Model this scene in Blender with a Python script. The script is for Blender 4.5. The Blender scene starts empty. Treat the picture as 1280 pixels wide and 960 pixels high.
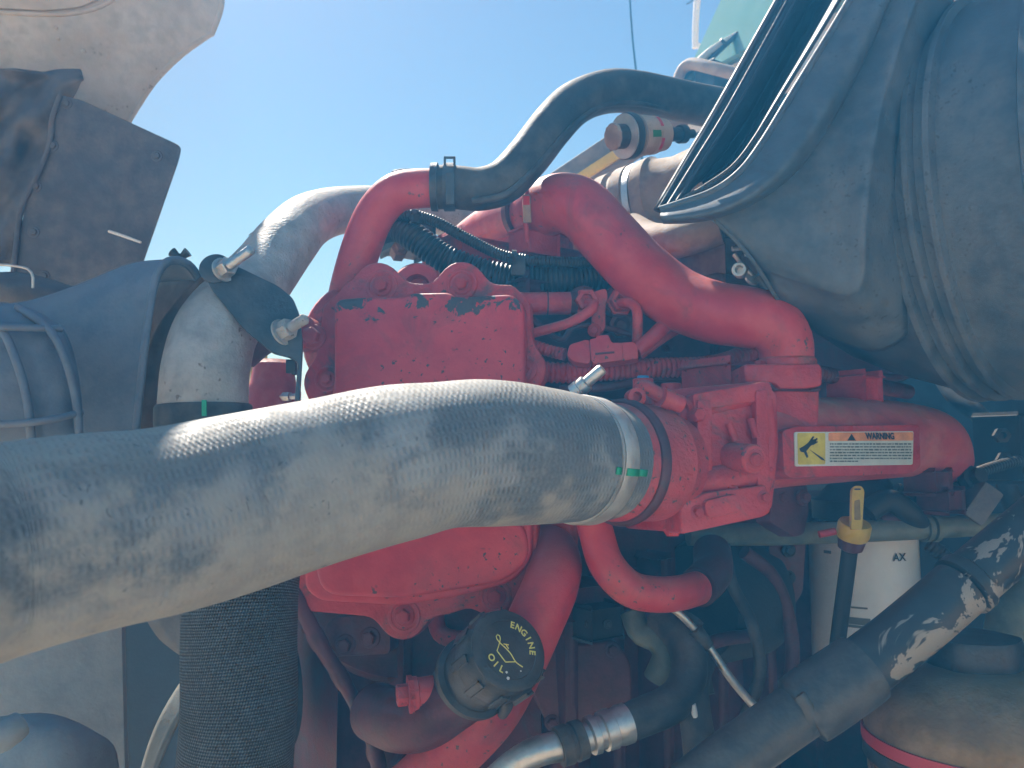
import bpy, bmesh, math, random
from mathutils import Vector as V, Matrix, noise as mnoise

random.seed(7)
rad = math.radians
scene = bpy.context.scene
COL = scene.collection

# ------------------------------------------------------------------ camera
FPX = 985.0                      # focal length in pixels of the 1280 px wide photo
CAM = V((0.0, 0.0, 1.55))
PITCH = rad(5.0)
FW = V((0, math.cos(PITCH), math.sin(PITCH)))
UP = V((0, -math.sin(PITCH), math.cos(PITCH)))
RT = V((1, 0, 0))
cd = bpy.data.cameras.new('camera')
cd.sensor_width = 36.0
cd.lens = FPX / 1280.0 * 36.0
cd.clip_start = 0.01
cd.clip_end = 3000
cam = bpy.data.objects.new('camera', cd)
COL.objects.link(cam)
cam.location = CAM
cam.rotation_euler = (math.pi / 2 + PITCH, 0, 0)
scene.camera = cam
cd.dof.use_dof = True
cd.dof.focus_distance = 0.76
cd.dof.aperture_fstop = 11

# ------------------------------------------------------------------ sky, sun, exposure
SUN_EL, SUN_AZ = rad(50), rad(-29)       # azimuth measured from +Y towards +X
world = bpy.data.worlds.new('World')
scene.world = world
world.use_nodes = True
wn = world.node_tree.nodes
sky = wn.new('ShaderNodeTexSky')
sky.sky_type = 'NISHITA'
sky.sun_disc = False
sky.sun_elevation = SUN_EL
sky.sun_rotation = SUN_AZ
sky.altitude = 200
sky.air_density = 1.0
sky.dust_density = 0.55
sky.ozone_density = 1.5
world.node_tree.links.new(sky.outputs[0], wn['Background'].inputs[0])
wn['Background'].inputs[1].default_value = 0.05
sd = bpy.data.lights.new('sun', 'SUN')
sd.energy = 5.0
sd.angle = rad(0.53)
sd.color = (1.0, 0.97, 0.90)
sun = bpy.data.objects.new('sun', sd)
COL.objects.link(sun)
sdir = V((math.sin(SUN_AZ) * math.cos(SUN_EL), math.cos(SUN_AZ) * math.cos(SUN_EL), math.sin(SUN_EL)))
sun.rotation_euler = sdir.to_track_quat('Z', 'Y').to_euler()
sun.location = sdir * 20
vs = scene.view_settings
vs.view_transform = 'Standard'
vs.look = 'None'
vs.gamma = 1.0
vs.exposure = 1.3
vs.use_curve_mapping = False
vs.use_white_balance = True          # the phone's white balance leaves the shade cool
vs.white_balance_temperature = 5650
vs.white_balance_tint = 10
scene.cycles.use_denoising = True
scene.cycles.max_bounces = 5
scene.cycles.diffuse_bounces = 3
scene.cycles.glossy_bounces = 2
scene.cycles.volume_bounces = 0
scene.cycles.adaptive_threshold = 0.03
scene.cycles.caustics_reflective = False
scene.cycles.caustics_refractive = False

# ------------------------------------------------------------------ helpers
def P(x, y, d):
    """photo pixel + distance along the lens axis -> point in the place"""
    return CAM + RT * ((x - 640) / FPX * d) + UP * ((480 - y) / FPX * d) + FW * d

def on(x, y, p0, n):
    r = P(x, y, 1.0) - CAM
    return CAM + r * ((p0 - CAM).dot(n) / r.dot(n))

E = V((0.82, 0.57, 0)).normalized()      # engine axis, towards the cab
N = V((0.57, -0.82, 0)).normalized()     # out of the engine's side, towards the camera
Z = V((0, 0, 1))

BASE = {}
def thing(name, label, cat, base, group=None):
    o = bpy.data.objects.new(name, None)
    COL.objects.link(o)
    o.empty_display_size = 0.05
    o.location = base
    o['label'] = label
    o['category'] = cat
    if group:
        o['group'] = group
    BASE[o.name] = V(base)
    return o

def tag(o, label, cat, group=None):
    o['label'] = label
    o['category'] = cat
    if group:
        o['group'] = group
    return o

def mk(name, verts, faces, mat, parent=None, smooth=True, sharp=38, uvs=None):
    if parent is not None:
        b = BASE[parent.name]
    else:
        b = V((0, 0, 0))
        for v in verts:
            b = b + V(v)
        b = b / len(verts)
    me = bpy.data.meshes.new(name)
    me.from_pydata([tuple(V(v) - b) for v in verts], [], faces)
    if uvs:
        uv = me.uv_layers.new(name='UVMap')
        for p in me.polygons:
            for li, vi in zip(p.loop_indices, p.vertices):
                uv.data[li].uv = uvs[vi]
            us = [uv.data[li].uv[0] for li in p.loop_indices]
            if max(us) - min(us) > 0.5:
                for li in p.loop_indices:
                    if uv.data[li].uv[0] < 0.5:
                        uv.data[li].uv[0] += 1.0
    me.validate()
    bm = bmesh.new(); bm.from_mesh(me)
    bmesh.ops.recalc_face_normals(bm, faces=bm.faces)
    bm.to_mesh(me); bm.free()
    if smooth:
        for p in me.polygons:
            p.use_smooth = True
        me.set_sharp_from_angle(angle=rad(sharp))
    me.materials.append(mat)
    o = bpy.data.objects.new(name, me)
    COL.objects.link(o)
    if parent is not None:
        o.parent = parent
    else:
        o.location = b
    BASE[o.name] = b
    return o

def from_bm(name, bm, mat, parent=None, smooth=True, sharp=38):
    bm.verts.index_update()
    vs_ = [v.co.copy() for v in bm.verts]
    fs = [[v.index for v in f.verts] for f in bm.faces]
    bm.free()
    return mk(name, vs_, fs, mat, parent, smooth, sharp)

def crom(pts, n):
    """Catmull-Rom resample of a list of tuples (any length) with n steps per span"""
    out = []
    L = len(pts)
    for i in range(L - 1):
        p0 = pts[max(i - 1, 0)]; p1 = pts[i]; p2 = pts[i + 1]; p3 = pts[min(i + 2, L - 1)]
        for k in range(n):
            t = k / n
            t2, t3 = t * t, t * t * t
            out.append(tuple(0.5 * (2 * b + (c - a) * t + (2 * a - 5 * b + 4 * c - d) * t2 + (3 * b - a - 3 * c + d) * t3)
                             for a, b, c, d in zip(p0, p1, p2, p3)))
    out.append(tuple(pts[-1]))
    return out

def even(path, step):
    """resample (x,y,z,r) path at even arc length"""
    acc = [0.0]
    for a, b in zip(path[:-1], path[1:]):
        acc.append(acc[-1] + (V(b[:3]) - V(a[:3])).length)
    n = max(3, int(acc[-1] / step))
    out, j = [], 0
    for i in range(n + 1):
        s = acc[-1] * i / n
        while j < len(acc) - 2 and acc[j + 1] < s:
            j += 1
        w = 0 if acc[j + 1] == acc[j] else (s - acc[j]) / (acc[j + 1] - acc[j])
        out.append((tuple(a + (b - a) * w for a, b in zip(path[j], path[j + 1])), s))
    return out, acc[-1]

def tube(name, pts, mat, parent=None, seg=28, step=0.006, prof=None, cap=True, world=False, wob=0.0):
    """pts: (px, py, depth, radius). prof(s, L) -> radius factor. UV: u round, v metres along"""
    path = [(tuple(p[:3]) if world else tuple(P(*p[:3]))) + (p[3],) for p in pts]
    path = crom(path, 14) if len(path) > 2 else crom(path, 6)
    smp, L = even(path, step)
    verts, uvs, faces = [], [], []
    t_prev = None; nrm = None
    for i, (q, s) in enumerate(smp):
        c = V(q[:3])
        a = V(smp[max(i - 1, 0)][0][:3]); b = V(smp[min(i + 1, len(smp) - 1)][0][:3])
        t = (b - a).normalized()
        if nrm is None:
            nrm = t.orthogonal().normalized() if abs(t.z) > 0.9 else t.cross(Z).normalized()
        else:
            nrm = (t_prev.rotation_difference(t) @ nrm)
            nrm = (nrm - t * nrm.dot(t)).normalized()
        t_prev = t
        bn = t.cross(nrm)
        r = q[3] * (prof(s, L) if prof else 1.0)
        for k in range(seg):
            an = 2 * math.pi * k / seg
            rr = r
            if wob:
                rr *= 1 + wob * mnoise.noise((math.cos(an) * 1.3, math.sin(an) * 1.3, s * 14))
            verts.append(c + (nrm * math.cos(an) + bn * math.sin(an)) * rr)
            uvs.append((k / seg, s))
    m = len(smp)
    for i in range(m - 1):
        for k in range(seg):
            k2 = (k + 1) % seg
            faces.append((i * seg + k, i * seg + k2, (i + 1) * seg + k2, (i + 1) * seg + k))
    if cap:
        faces.append(tuple(range(seg)))
        faces.append(tuple((m - 1) * seg + k for k in range(seg)))
    return mk(name, verts, faces, mat, parent, uvs=uvs, sharp=50)

def corr(period, depth):
    def f(s, L):
        u = (s / period) % 1.0
        return 1.0 - depth * (0.5 + 0.5 * math.cos(2 * math.pi * u)) ** 1.6
    return f

def frame(a):
    a = V(a).normalized()
    u = a.cross(Z)
    if u.length < 1e-3:
        u = V((1, 0, 0))
    u.normalize()
    return a, u, a.cross(u)

def lathe(name, o, axis, prof, mat, parent=None, seg=36, rot=0.0, sharp=35, sq=None, wob=None):
    a, u, w = frame(axis)
    verts, faces, uvs = [], [], []
    for (s, r) in prof:
        for k in range(seg):
            an = 2 * math.pi * k / seg + rot
            f = wob(an, s) if wob else 1.0
            verts.append(V(o) + a * s + (u * math.cos(an) + w * math.sin(an)) * max(r * f, 1e-5))
            uvs.append((k / seg, s))
    for i in range(len(prof) - 1):
        for k in range(seg):
            k2 = (k + 1) % seg
            faces.append((i * seg + k, i * seg + k2, (i + 1) * seg + k2, (i + 1) * seg + k))
    faces.append(tuple(range(seg)))
    faces.append(tuple((len(prof) - 1) * seg + k for k in range(seg)))
    return mk(name, verts, faces, mat, parent, uvs=uvs, sharp=sharp)

def rounded(pts, r, n=4):
    """fillet a 2D polygon"""
    out = []
    L = len(pts)
    for i in range(L):
        a, b, c = V(pts[i - 1]), V(pts[i]), V(pts[(i + 1) % L])
        d1, d2 = (a - b), (c - b)
        rr = min(r, d1.length * 0.45, d2.length * 0.45)
        p, q = b + d1.normalized() * rr, b + d2.normalized() * rr
        for k in range(n + 1):
            t = k / n
            out.append(tuple(p * (1 - t) ** 2 + b * 2 * t * (1 - t) + q * t * t))
    return out

def prism_bm(front, back_off, bevel=0.0, segs=2):
    bm = bmesh.new()
    fv = [bm.verts.new(p) for p in front]
    bv = [bm.verts.new(p + back_off) for p in front]
    n = len(fv)
    f = bm.faces.new(fv)
    bm.faces.new(list(reversed(bv)))
    for i in range(n):
        j = (i + 1) % n
        bm.faces.new((fv[j], fv[i], bv[i], bv[j]))
    bmesh.ops.recalc_face_normals(bm, faces=bm.faces)
    if bevel:
        ed = [e for e in f.edges]
        bmesh.ops.bevel(bm, geom=ed, offset=bevel, segments=segs, affect='EDGES', profile=0.6, clamp_overlap=True)
    return bm

def plate(name, pts, p0, n, thick, mat, parent=None, r=6, bevel=0.002, segs=2, sharp=38):
    """pts: photo pixels dropped onto the plane (p0, n); n faces the camera; extruded away from it"""
    n = V(n).normalized()
    pts = rounded(pts, r) if r else pts
    front = [on(x, y, p0, n) for x, y in pts]
    return from_bm(name, prism_bm(front, -n * thick, bevel, segs), mat, parent, sharp=sharp)

def obox(name, c, dims, mat, parent=None, axes=(E, N, Z), bevel=0.004, segs=2):
    ax = [V(a).normalized() for a in axes]
    bm = bmesh.new()
    bmesh.ops.create_cube(bm, size=1.0)
    for v in bm.verts:
        l = v.co.copy()
        v.co = V(c) + ax[0] * l.x * dims[0] + ax[1] * l.y * dims[1] + ax[2] * l.z * dims[2]
    if bevel:
        bmesh.ops.bevel(bm, geom=list(bm.edges), offset=bevel, segments=segs, affect='EDGES', profile=0.6)
    return from_bm(name, bm, mat, parent)

def loft(name, rows, mat, parent=None, sub=6, rsub=4, thick=0.004, count=24):
    """rows: lists of (px,py,depth); smooth sheet with thickness"""
    R = []
    for row in rows:
        path = crom([tuple(P(*q)) + (0,) for q in row], 12)
        smp, L = even(path, 0.001)
        idx = [smp[min(len(smp) - 1, round(i * (len(smp) - 1) / count))][0][:3] for i in range(count + 1)]
        R.append(idx)
    cols = []
    for j in range(count + 1):
        cols.append(crom([r[j] for r in R], rsub))
    m = len(cols[0])
    verts, faces, uvs = [], [], []
    for i in range(m):
        for j in range(count + 1):
            verts.append(V(cols[j][i])); uvs.append((j / count * 0.49, i / m))
    for i in range(m - 1):
        for j in range(count):
            a = i * (count + 1) + j
            faces.append((a, a + 1, a + count + 2, a + count + 1))
    o = mk(name, verts, faces, mat, parent, sharp=60)
    if thick:
        # face normals should look at the camera so that the thickness grows away from it
        me = o.data
        b = BASE[o.name]
        s = sum(((CAM - (b + p.center)).dot(p.normal)) for p in me.polygons)
        if s < 0:
            me.flip_normals()
        md = o.modifiers.new('thickness', 'SOLIDIFY')
        md.thickness = thick
        md.offset = -1
    return o

_bolt = {}
def bolt_mesh(kind, mat):
    key = (kind, mat.name)
    if key in _bolt:
        return _bolt[key]
    bm = bmesh.new()
    def ring(prof, seg, rot=0):
        rows = []
        for s, r in prof:
            rows.append([bm.verts.new((r * math.cos(2 * math.pi * k / seg + rot), r * math.sin(2 * math.pi * k / seg + rot), s)) for k in range(seg)])
        for a, b in zip(rows[:-1], rows[1:]):
            for k in range(seg):
                bm.faces.new((a[k], a[(k + 1) % seg], b[(k + 1) % seg], b[k]))
        bm.faces.new(rows[-1])
    ring([(-0.3, 1.0), (0.10, 1.0), (0.16, 0.93), (0.16, 0.5)], 24)
    if kind == 'hex':
        ring([(0.1, 0.68), (0.72, 0.68), (0.80, 0.58)], 6)
        ring([(0.6, 0.45), (0.80, 0.45), (0.83, 0.4)], 16)
    elif kind == 'dome':
        ring([(0.1, 0.62), (0.35, 0.62), (0.5, 0.5), (0.55, 0.2)], 18)
    bmesh.ops.recalc_face_normals(bm, faces=bm.faces)
    me = bpy.data.meshes.new('bolt')
    bm.to_mesh(me); bm.free()
    for p in me.polygons:
        p.use_smooth = True
    me.set_sharp_from_angle(angle=rad(30))
    me.materials.append(mat)
    _bolt[key] = me
    return me

def bolt(parent, pos, nrm, r, mat, kind='hex', name='bolt', spin=0.3):
    o = bpy.data.objects.new(name, bolt_mesh(kind, mat))
    COL.objects.link(o)
    o.parent = parent
    o.location = V(pos) - BASE[parent.name]
    q = V(nrm).to_track_quat('Z', 'Y')
    o.rotation_mode = 'QUATERNION'
    from mathutils import Quaternion
    o.rotation_quaternion = q @ Quaternion((0, 0, 1), spin)
    o.scale = (r, r, r)
    BASE[o.name] = BASE[parent.name]
    return o

def stud(name, o, axis, length, r, mat, parent, nut=True, nutat=0.0, pitch=0.0014):
    prof = []
    n = int(length / pitch * 2)
    for i in range(n + 1):
        prof.append((length * i / n, r * (1.0 if i % 2 else 0.86)))
    prof.append((length + 0.001, r * 0.6))
    s = lathe(name, o, axis, prof, mat, parent, seg=14)
    if nut:
        a = V(axis).normalized()
        lathe('nut', V(o) + a * nutat, axis, [(0, r * 2.5), (0.0022, r * 2.5), (0.0023, r * 1.75), (r * 1.7, r * 1.75), (r * 1.9, r * 1.5)], mat, s, seg=6 if False else 24)
        lathe('nut', V(o) + a * (nutat + 0.0024), axis, [(0, r * 1.95), (r * 1.8, r * 1.95), (r * 2.0, r * 1.7)], mat, s, seg=6)
    return s

def text(name, body, size, o, xdir, ydir, mat, parent, align='CENTER', off=0.0006, bold=0.0):
    cu = bpy.data.curves.new(name, 'FONT')
    cu.body = body; cu.size = size; cu.align_x = align; cu.align_y = 'CENTER'
    cu.extrude = 0.0001; cu.offset = bold; cu.resolution_u = 3
    t = bpy.data.objects.new(name, cu)
    COL.objects.link(t)
    dg = bpy.context.evaluated_depsgraph_get()
    me = bpy.data.meshes.new_from_object(t.evaluated_get(dg))
    bpy.data.objects.remove(t)
    x, y = V(xdir).normalized(), V(ydir).normalized()
    z = x.cross(y).normalized()
    b = BASE[parent.name]
    for v in me.vertices:
        l = v.co
        v.co = V(o) + x * l.x + y * l.y + z * (l.z + off) - b
    me.materials.clear(); me.materials.append(mat)
    ob = bpy.data.objects.new(name, me)
    COL.objects.link(ob)
    ob.parent = parent
    BASE[ob.name] = b
    return ob

# ------------------------------------------------------------------ materials
def hexc(r, g, b):
    f = lambda c: ((c / 255 + 0.055) / 1.055) ** 2.4 if c > 10 else c / 255 / 12.92
    return (f(r), f(g), f(b))

class NT:
    def __init__(s, name):
        s.m = bpy.data.materials.new(name); s.m.use_nodes = True
        s.t = s.m.node_tree; s.b = s.t.nodes['Principled BSDF']
    def n(s, typ, **kw):
        x = s.t.nodes.new('ShaderNode' + typ)
        for k, v in kw.items():
            setattr(x, k, v)
        return x
    def l(s, a, b):
        s.t.links.new(a, b)
    def noise(s, vec, scale, detail=4, rough=0.55, dist=0.0):
        x = s.n('TexNoise'); x.inputs['Scale'].default_value = scale; x.inputs['Detail'].default_value = detail
        x.inputs['Roughness'].default_value = rough; x.inputs['Distortion'].default_value = dist
        s.l(vec, x.inputs['Vector']); return x.outputs[0]
    def ramp(s, fac, a, b, ca=0.0, cb=1.0):
        x = s.n('MapRange'); x.interpolation_type = 'SMOOTHSTEP'
        x.inputs['From Min'].default_value = a; x.inputs['From Max'].default_value = b
        x.inputs['To Min'].default_value = ca; x.inputs['To Max'].default_value = cb
        s.l(fac, x.inputs['Value']); return x.outputs[0]
    def math(s, op, a, b=None):
        x = s.n('Math', operation=op)
        for i, q in enumerate((a, b)):
            if q is None: continue
            if isinstance(q, (int, float)): x.inputs[i].default_value = q
            else: s.l(q, x.inputs[i])
        return x.outputs[0]
    def mix(s, fac, a, b):
        x = s.n('Mix'); x.data_type = 'RGBA'
        for i, q in ((0, fac), (6, a), (7, b)):
            if isinstance(q, (int, float)): x.inputs[i].default_value = q
            elif isinstance(q, tuple): x.inputs[i].default_value = (q + (1,))[:4]
            else: s.l(q, x.inputs[i])
        return x.outputs[2]

DUST = (0.36, 0.30, 0.235)
def mat(name, base, rough=0.5, metal=0.0, dust=0.35, var=0.25, chips=None, chipamt=0.66, bump=0.25, scale=1.0,
        specks=None, spec=0.5, dustcol=DUST, side=0.35, fine=260, edgez=None, grime=0.0, relief=0.0012):
    """painted / moulded surface: tone drift, settled dust on upward faces and in patches, chips, specks, grain"""
    k = NT(name)
    co = k.n('TexCoord').outputs['Object']
    big = k.noise(co, 9 * scale, 3, 0.6)
    mid = k.noise(co, 38 * scale, 3, 0.65)
    fin = k.noise(co, fine * scale, 1, 0.6)
    d = tuple(c * (1 - var) for c in base); b = tuple(min(1, c * (1 + var)) for c in base)
    col = k.mix(k.ramp(mid, 0.3, 0.7), d, b)
    if chips:
        cn = k.noise(co, 30 * scale, 5, 0.72, 0.6)
        if edgez:
            sz = k.n('SeparateXYZ'); k.l(co, sz.inputs[0])
            cn = k.math('ADD', cn, k.ramp(sz.outputs[2], edgez[0], edgez[1], -0.05, 0.17))
        cf = k.ramp(cn, chipamt, chipamt + 0.02)
        col = k.mix(cf, col, chips)
    if specks:
        sp = k.ramp(k.noise(co, 190 * scale, 2, 0.5), 0.64, 0.68)
        spm = k.math('MULTIPLY', sp, k.ramp(big, 0.50, 0.58))
        col = k.mix(spm, col, specks)
    if grime:
        gf = k.ramp(k.noise(co, 16 * scale, 5, 0.74, 0.8), 0.50, 0.72, 0.0, grime)
        col = k.mix(gf, col, (0.045, 0.04, 0.045))
    geo = k.n('NewGeometry')
    sep = k.n('SeparateXYZ'); k.l(geo.outputs['Normal'], sep.inputs[0])
    up = k.ramp(sep.outputs[2], 0.0, 0.95)
    patch = k.ramp(k.math('ADD', k.math('MULTIPLY', big, 0.6), k.math('MULTIPLY', mid, 0.4)), 0.38, 0.66)
    upd = k.math('MULTIPLY', up, k.math('ADD', k.math('MULTIPLY', patch, 0.6), 0.4))
    df = k.math('MULTIPLY', k.math('MAXIMUM', upd, k.math('MULTIPLY', patch, side)), dust)
    df = k.math('MULTIPLY', df, k.ramp(fin, 0.2, 0.6, 0.75, 1.0))
    col = k.mix(df, col, dustcol)
    k.l(col, k.b.inputs['Base Color'])
    rr = k.math('ADD', k.math('MULTIPLY', df, 0.9 - rough), k.ramp(mid, 0.25, 0.75, rough - 0.07, rough + 0.08))
    k.l(rr, k.b.inputs['Roughness'])
    if metal:
        k.l(k.math('MULTIPLY', k.math('SUBTRACT', 1.0, df), metal), k.b.inputs['Metallic'])
    k.b.inputs['Specular IOR Level'].default_value = spec
    bp = k.n('Bump'); bp.inputs['Strength'].default_value = bump; bp.inputs['Distance'].default_value = relief
    k.l(k.math('ADD', fin, k.math('MULTIPLY', mid, 1.5)), bp.inputs['Height'])
    k.l(bp.outputs[0], k.b.inputs['Normal'])
    return k.m

def plain(name, base, rough=0.5, metal=0.0):
    k = NT(name)
    k.b.inputs['Base Color'].default_value = base + (1,)
    k.b.inputs['Roughness'].default_value = rough
    k.b.inputs['Metallic'].default_value = metal
    return k.m

RED = mat('red_paint', (0.43, 0.020, 0.034), 0.52, dust=0.42, var=0.14, specks=(0.03, 0.02, 0.02), chips=(0.05, 0.035, 0.035), chipamt=0.70, grime=0.85, bump=0.4, relief=0.002)
REDDUST = mat('red_paint_dusty', (0.48, 0.035, 0.055), 0.5, dust=0.95, var=0.15, side=0.5, grime=0.5)
REDCLEAN = mat('red_paint_pipe', (0.48, 0.025, 0.044), 0.46, dust=0.45, var=0.1, bump=0.14, side=0.35, grime=0.45, specks=(0.05, 0.03, 0.03), relief=0.0016)
REDDARK = mat('red_paint_dark', (0.085, 0.013, 0.02), 0.5, dust=0.25, var=0.35, side=0.5, grime=0.9, dustcol=(0.14, 0.12, 0.11))  # darker copy of the engine red, with heavy grime
COVER = mat('red_cover_paint', (0.50, 0.026, 0.044), 0.50, dust=0.25, var=0.10, specks=(0.035, 0.02, 0.02), chips=(0.05, 0.04, 0.045), chipamt=0.665, bump=0.22, edgez=(0.30, 0.342), grime=0.30)
BLACK = mat('black_plastic', (0.018, 0.021, 0.026), 0.45, dust=0.28, var=0.25)
RUBBER = mat('black_rubber', (0.022, 0.024, 0.028), 0.6, dust=0.45, var=0.3, side=0.45)
GASKET = mat('gasket_rubber', (0.020, 0.024, 0.030), 0.5, dust=0.14, var=0.2)
CANIS = mat('air_cleaner_plastic', (0.060, 0.082, 0.105), 0.5, dust=0.55, var=0.15, specks=(0.012, 0.012, 0.014), bump=0.15, side=0.9, dustcol=(0.185, 0.19, 0.19))
SHROUD = mat('shroud_plastic', (0.11, 0.155, 0.225), 0.55, dust=0.5, var=0.15, side=0.8, dustcol=(0.24, 0.24, 0.24))
LOOM = mat('loom_plastic', (0.014, 0.018, 0.022), 0.42, dust=0.22, var=0.3)
ALU = mat('cast_aluminium', (0.40, 0.39, 0.375), 0.6, metal=0.25, dust=0.6, var=0.25, specks=(0.16, 0.13, 0.10), bump=0.5, side=0.6)
STEEL = mat('zinc_steel', (0.55, 0.54, 0.52), 0.38, metal=0.9, dust=0.25, var=0.2)
BAND = mat('steel_band', (0.60, 0.60, 0.58), 0.42, metal=0.8, dust=0.35, var=0.15, side=0.7)
BRACK = mat('black_bracket_paint', (0.035, 0.045, 0.06), 0.4, dust=0.3, var=0.2)
HOODM = mat('hood_underside', (0.50, 0.48, 0.44), 0.75, dust=0.8, var=0.18, specks=(0.14, 0.11, 0.09), side=0.8)
FLAP = mat('splash_shield_rubber', (0.075, 0.085, 0.11), 0.62, dust=0.4, var=0.15, side=0.6)
BEIGE = mat('dusty_duct', (0.30, 0.22, 0.17), 0.7, dust=1.0, var=0.25, side=0.6)
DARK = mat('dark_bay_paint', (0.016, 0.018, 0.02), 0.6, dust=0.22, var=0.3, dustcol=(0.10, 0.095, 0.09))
YELLOW = mat('yellow_plastic', (0.62, 0.42, 0.03), 0.4, dust=0.25, var=0.12)
WHITE = mat('white_filter_paint', (0.72, 0.74, 0.74), 0.4, dust=0.15, var=0.05)
PALEB = mat('pale_blue_plastic', (0.24, 0.29, 0.34), 0.5, dust=0.5, var=0.12, side=0.8, dustcol=(0.32, 0.32, 0.31))
GREENP = mat('green_grey_line', (0.10, 0.13, 0.11), 0.45, dust=0.4, var=0.25)
STRUT = mat('strut_worn_paint', (0.018, 0.021, 0.023), 0.4, dust=0.25, var=0.3, chips=(0.27, 0.235, 0.19), chipamt=0.52, scale=0.38)
STRUTB = mat('strut_paint', (0.035, 0.038, 0.04), 0.42, dust=0.35, var=0.3)
TANK = mat('tank_brown_paint', (0.17, 0.095, 0.025), 0.3, dust=0.45, var=0.25, side=0.7)
REDBAND = plain('red_band', (0.45, 0.03, 0.04), 0.5)
PRINTY = plain('yellow_print', (0.75, 0.70, 0.18), 0.6)
PRINTK = plain('dark_print', (0.02, 0.025, 0.03), 0.6)
GREENM = plain('green_mark', (0.03, 0.32, 0.17), 0.6)
LABW = mat('label_white', (0.62, 0.66, 0.60), 0.5, dust=0.3, var=0.08)
LABY = mat('label_yellow', (0.62, 0.52, 0.06), 0.5, dust=0.3, var=0.2)
LABO = mat('label_orange', (0.72, 0.30, 0.12), 0.5, dust=0.35, var=0.2, chips=(0.66, 0.6, 0.5), chipamt=0.66)
BLUEP = plain('blue_plug', (0.05, 0.25, 0.50), 0.4)
WHITEM = plain('white_paint', (0.75, 0.75, 0.72), 0.5)
CABM = mat('cab_paint', (0.62, 0.60, 0.55), 0.5, dust=0.5, var=0.08)
CLEARP = mat('gauge_body', (0.55, 0.38, 0.26), 0.25, dust=0.5, var=0.15)
GREENG = plain('gauge_green', (0.04, 0.20, 0.06), 0.4)
REDG = plain('gauge_red', (0.60, 0.03, 0.04), 0.4)

def hose_mat():
    """silver cloth-faced charge air hose: rows of wrapped-cord dimples, dark patches of scuffing with painted-in shade, dried mud"""
    k = NT('silver_hose_cloth')
    tc = k.n('TexCoord')
    co, uv = tc.outputs['Object'], tc.outputs['UV']
    sep = k.n('SeparateXYZ'); k.l(uv, sep.inputs[0])
    u, v = sep.outputs[0], sep.outputs[1]
    big = k.noise(co, 9, 4, 0.55, 0.5)
    big2 = k.noise(co, 13, 5, 0.6, 0.4)
    mid = k.noise(co, 60, 5, 0.65)
    fin = k.noise(co, 420, 3, 0.6)
    wv = k.math('ADD', v, k.math('MULTIPLY', mid, 0.0028))
    # fine wrap rings across the hose, broken into short dashes by lengthwise rows
    ring = k.math('SINE', k.math('MULTIPLY', wv, 2 * math.pi / 0.0040))
    row = k.math('SINE', k.math('ADD', k.math('MULTIPLY', u, 2 * math.pi * 42), k.math('ADD', k.math('MULTIPLY', v, 25.0), k.math('MULTIPLY', big2, 9.0))))
    row = k.ramp(row, -1.0, 0.8)
    area = k.ramp(big2, 0.40, 0.58)
    geo = k.n('NewGeometry')
    s2 = k.n('SeparateXYZ'); k.l(geo.outputs['Normal'], s2.inputs[0])
    under = k.ramp(s2.outputs[2], -0.75, 0.15, 0.13, 0.0)
    mn = k.math('ADD', k.math('MULTIPLY', k.noise(co, 7.5, 3, 0.5), 0.8), k.math('MULTIPLY', mid, 0.2))
    rubbed_shade = k.ramp(v, 0.30, 0.46)          # half nearest the clamp darker: wear plus painted-in shade and reflections; less mud
    mudf = k.ramp(k.math('SUBTRACT', k.math('ADD', mn, under), k.math('MULTIPLY', rubbed_shade, 0.075)), 0.525, 0.62, 0.0, 0.85)
    dash = k.math('MULTIPLY', k.math('MULTIPLY', ring, row), k.math('ADD', k.math('MULTIPLY', area, 0.7), 0.3))
    dash = k.math('MULTIPLY', dash, k.math('SUBTRACT', 1.0, mudf))
    silver = k.mix(k.ramp(mid, 0.3, 0.7), (0.235, 0.245, 0.25), (0.33, 0.335, 0.33))
    worn_shade = k.mix(k.ramp(fin, 0.3, 0.7), (0.065, 0.08, 0.10), (0.115, 0.135, 0.155))
    wf = k.ramp(k.math('ADD', k.math('ADD', k.math('MULTIPLY', big, 0.75), k.math('MULTIPLY', mid, 0.25)), k.math('MULTIPLY', rubbed_shade, 0.03)), 0.44, 0.51)  # dark patches mix real wear with reflections and shade put into the colour
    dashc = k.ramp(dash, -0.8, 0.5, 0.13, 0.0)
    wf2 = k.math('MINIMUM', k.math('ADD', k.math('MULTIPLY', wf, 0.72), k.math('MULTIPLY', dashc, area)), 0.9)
    col = k.mix(wf2, silver, worn_shade)
    col = k.mix(mudf, col, k.mix(k.ramp(mid, 0.3, 0.7), (0.26, 0.25, 0.228), (0.345, 0.325, 0.29)))
    upf = k.ramp(s2.outputs[2], 0.35, 0.95, 0.0, 0.6)
    col = k.mix(upf, col, (0.33, 0.30, 0.25))
    scr = k.ramp(k.noise(co, 150, 2, 0.5, 1.5), 0.70, 0.73, 0.0, 0.6)
    col = k.mix(scr, col, (0.07, 0.08, 0.09))
    k.l(col, k.b.inputs['Base Color'])
    k.l(k.ramp(mid, 0.3, 0.7, 0.55, 0.75), k.b.inputs['Roughness'])
    k.b.inputs['Specular IOR Level'].default_value = 0.3
    h = k.math('ADD', k.math('MULTIPLY', dash, 0.75), k.math('ADD', k.math('MULTIPLY', fin, 0.3), k.math('MULTIPLY', mid, 1.1)))
    bp = k.n('Bump'); bp.inputs['Strength'].default_value = 0.42; bp.inputs['Distance'].default_value = 0.0014
    k.l(h, bp.inputs['Height']); k.l(bp.outputs[0], k.b.inputs['Normal'])
    return k.m

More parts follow.
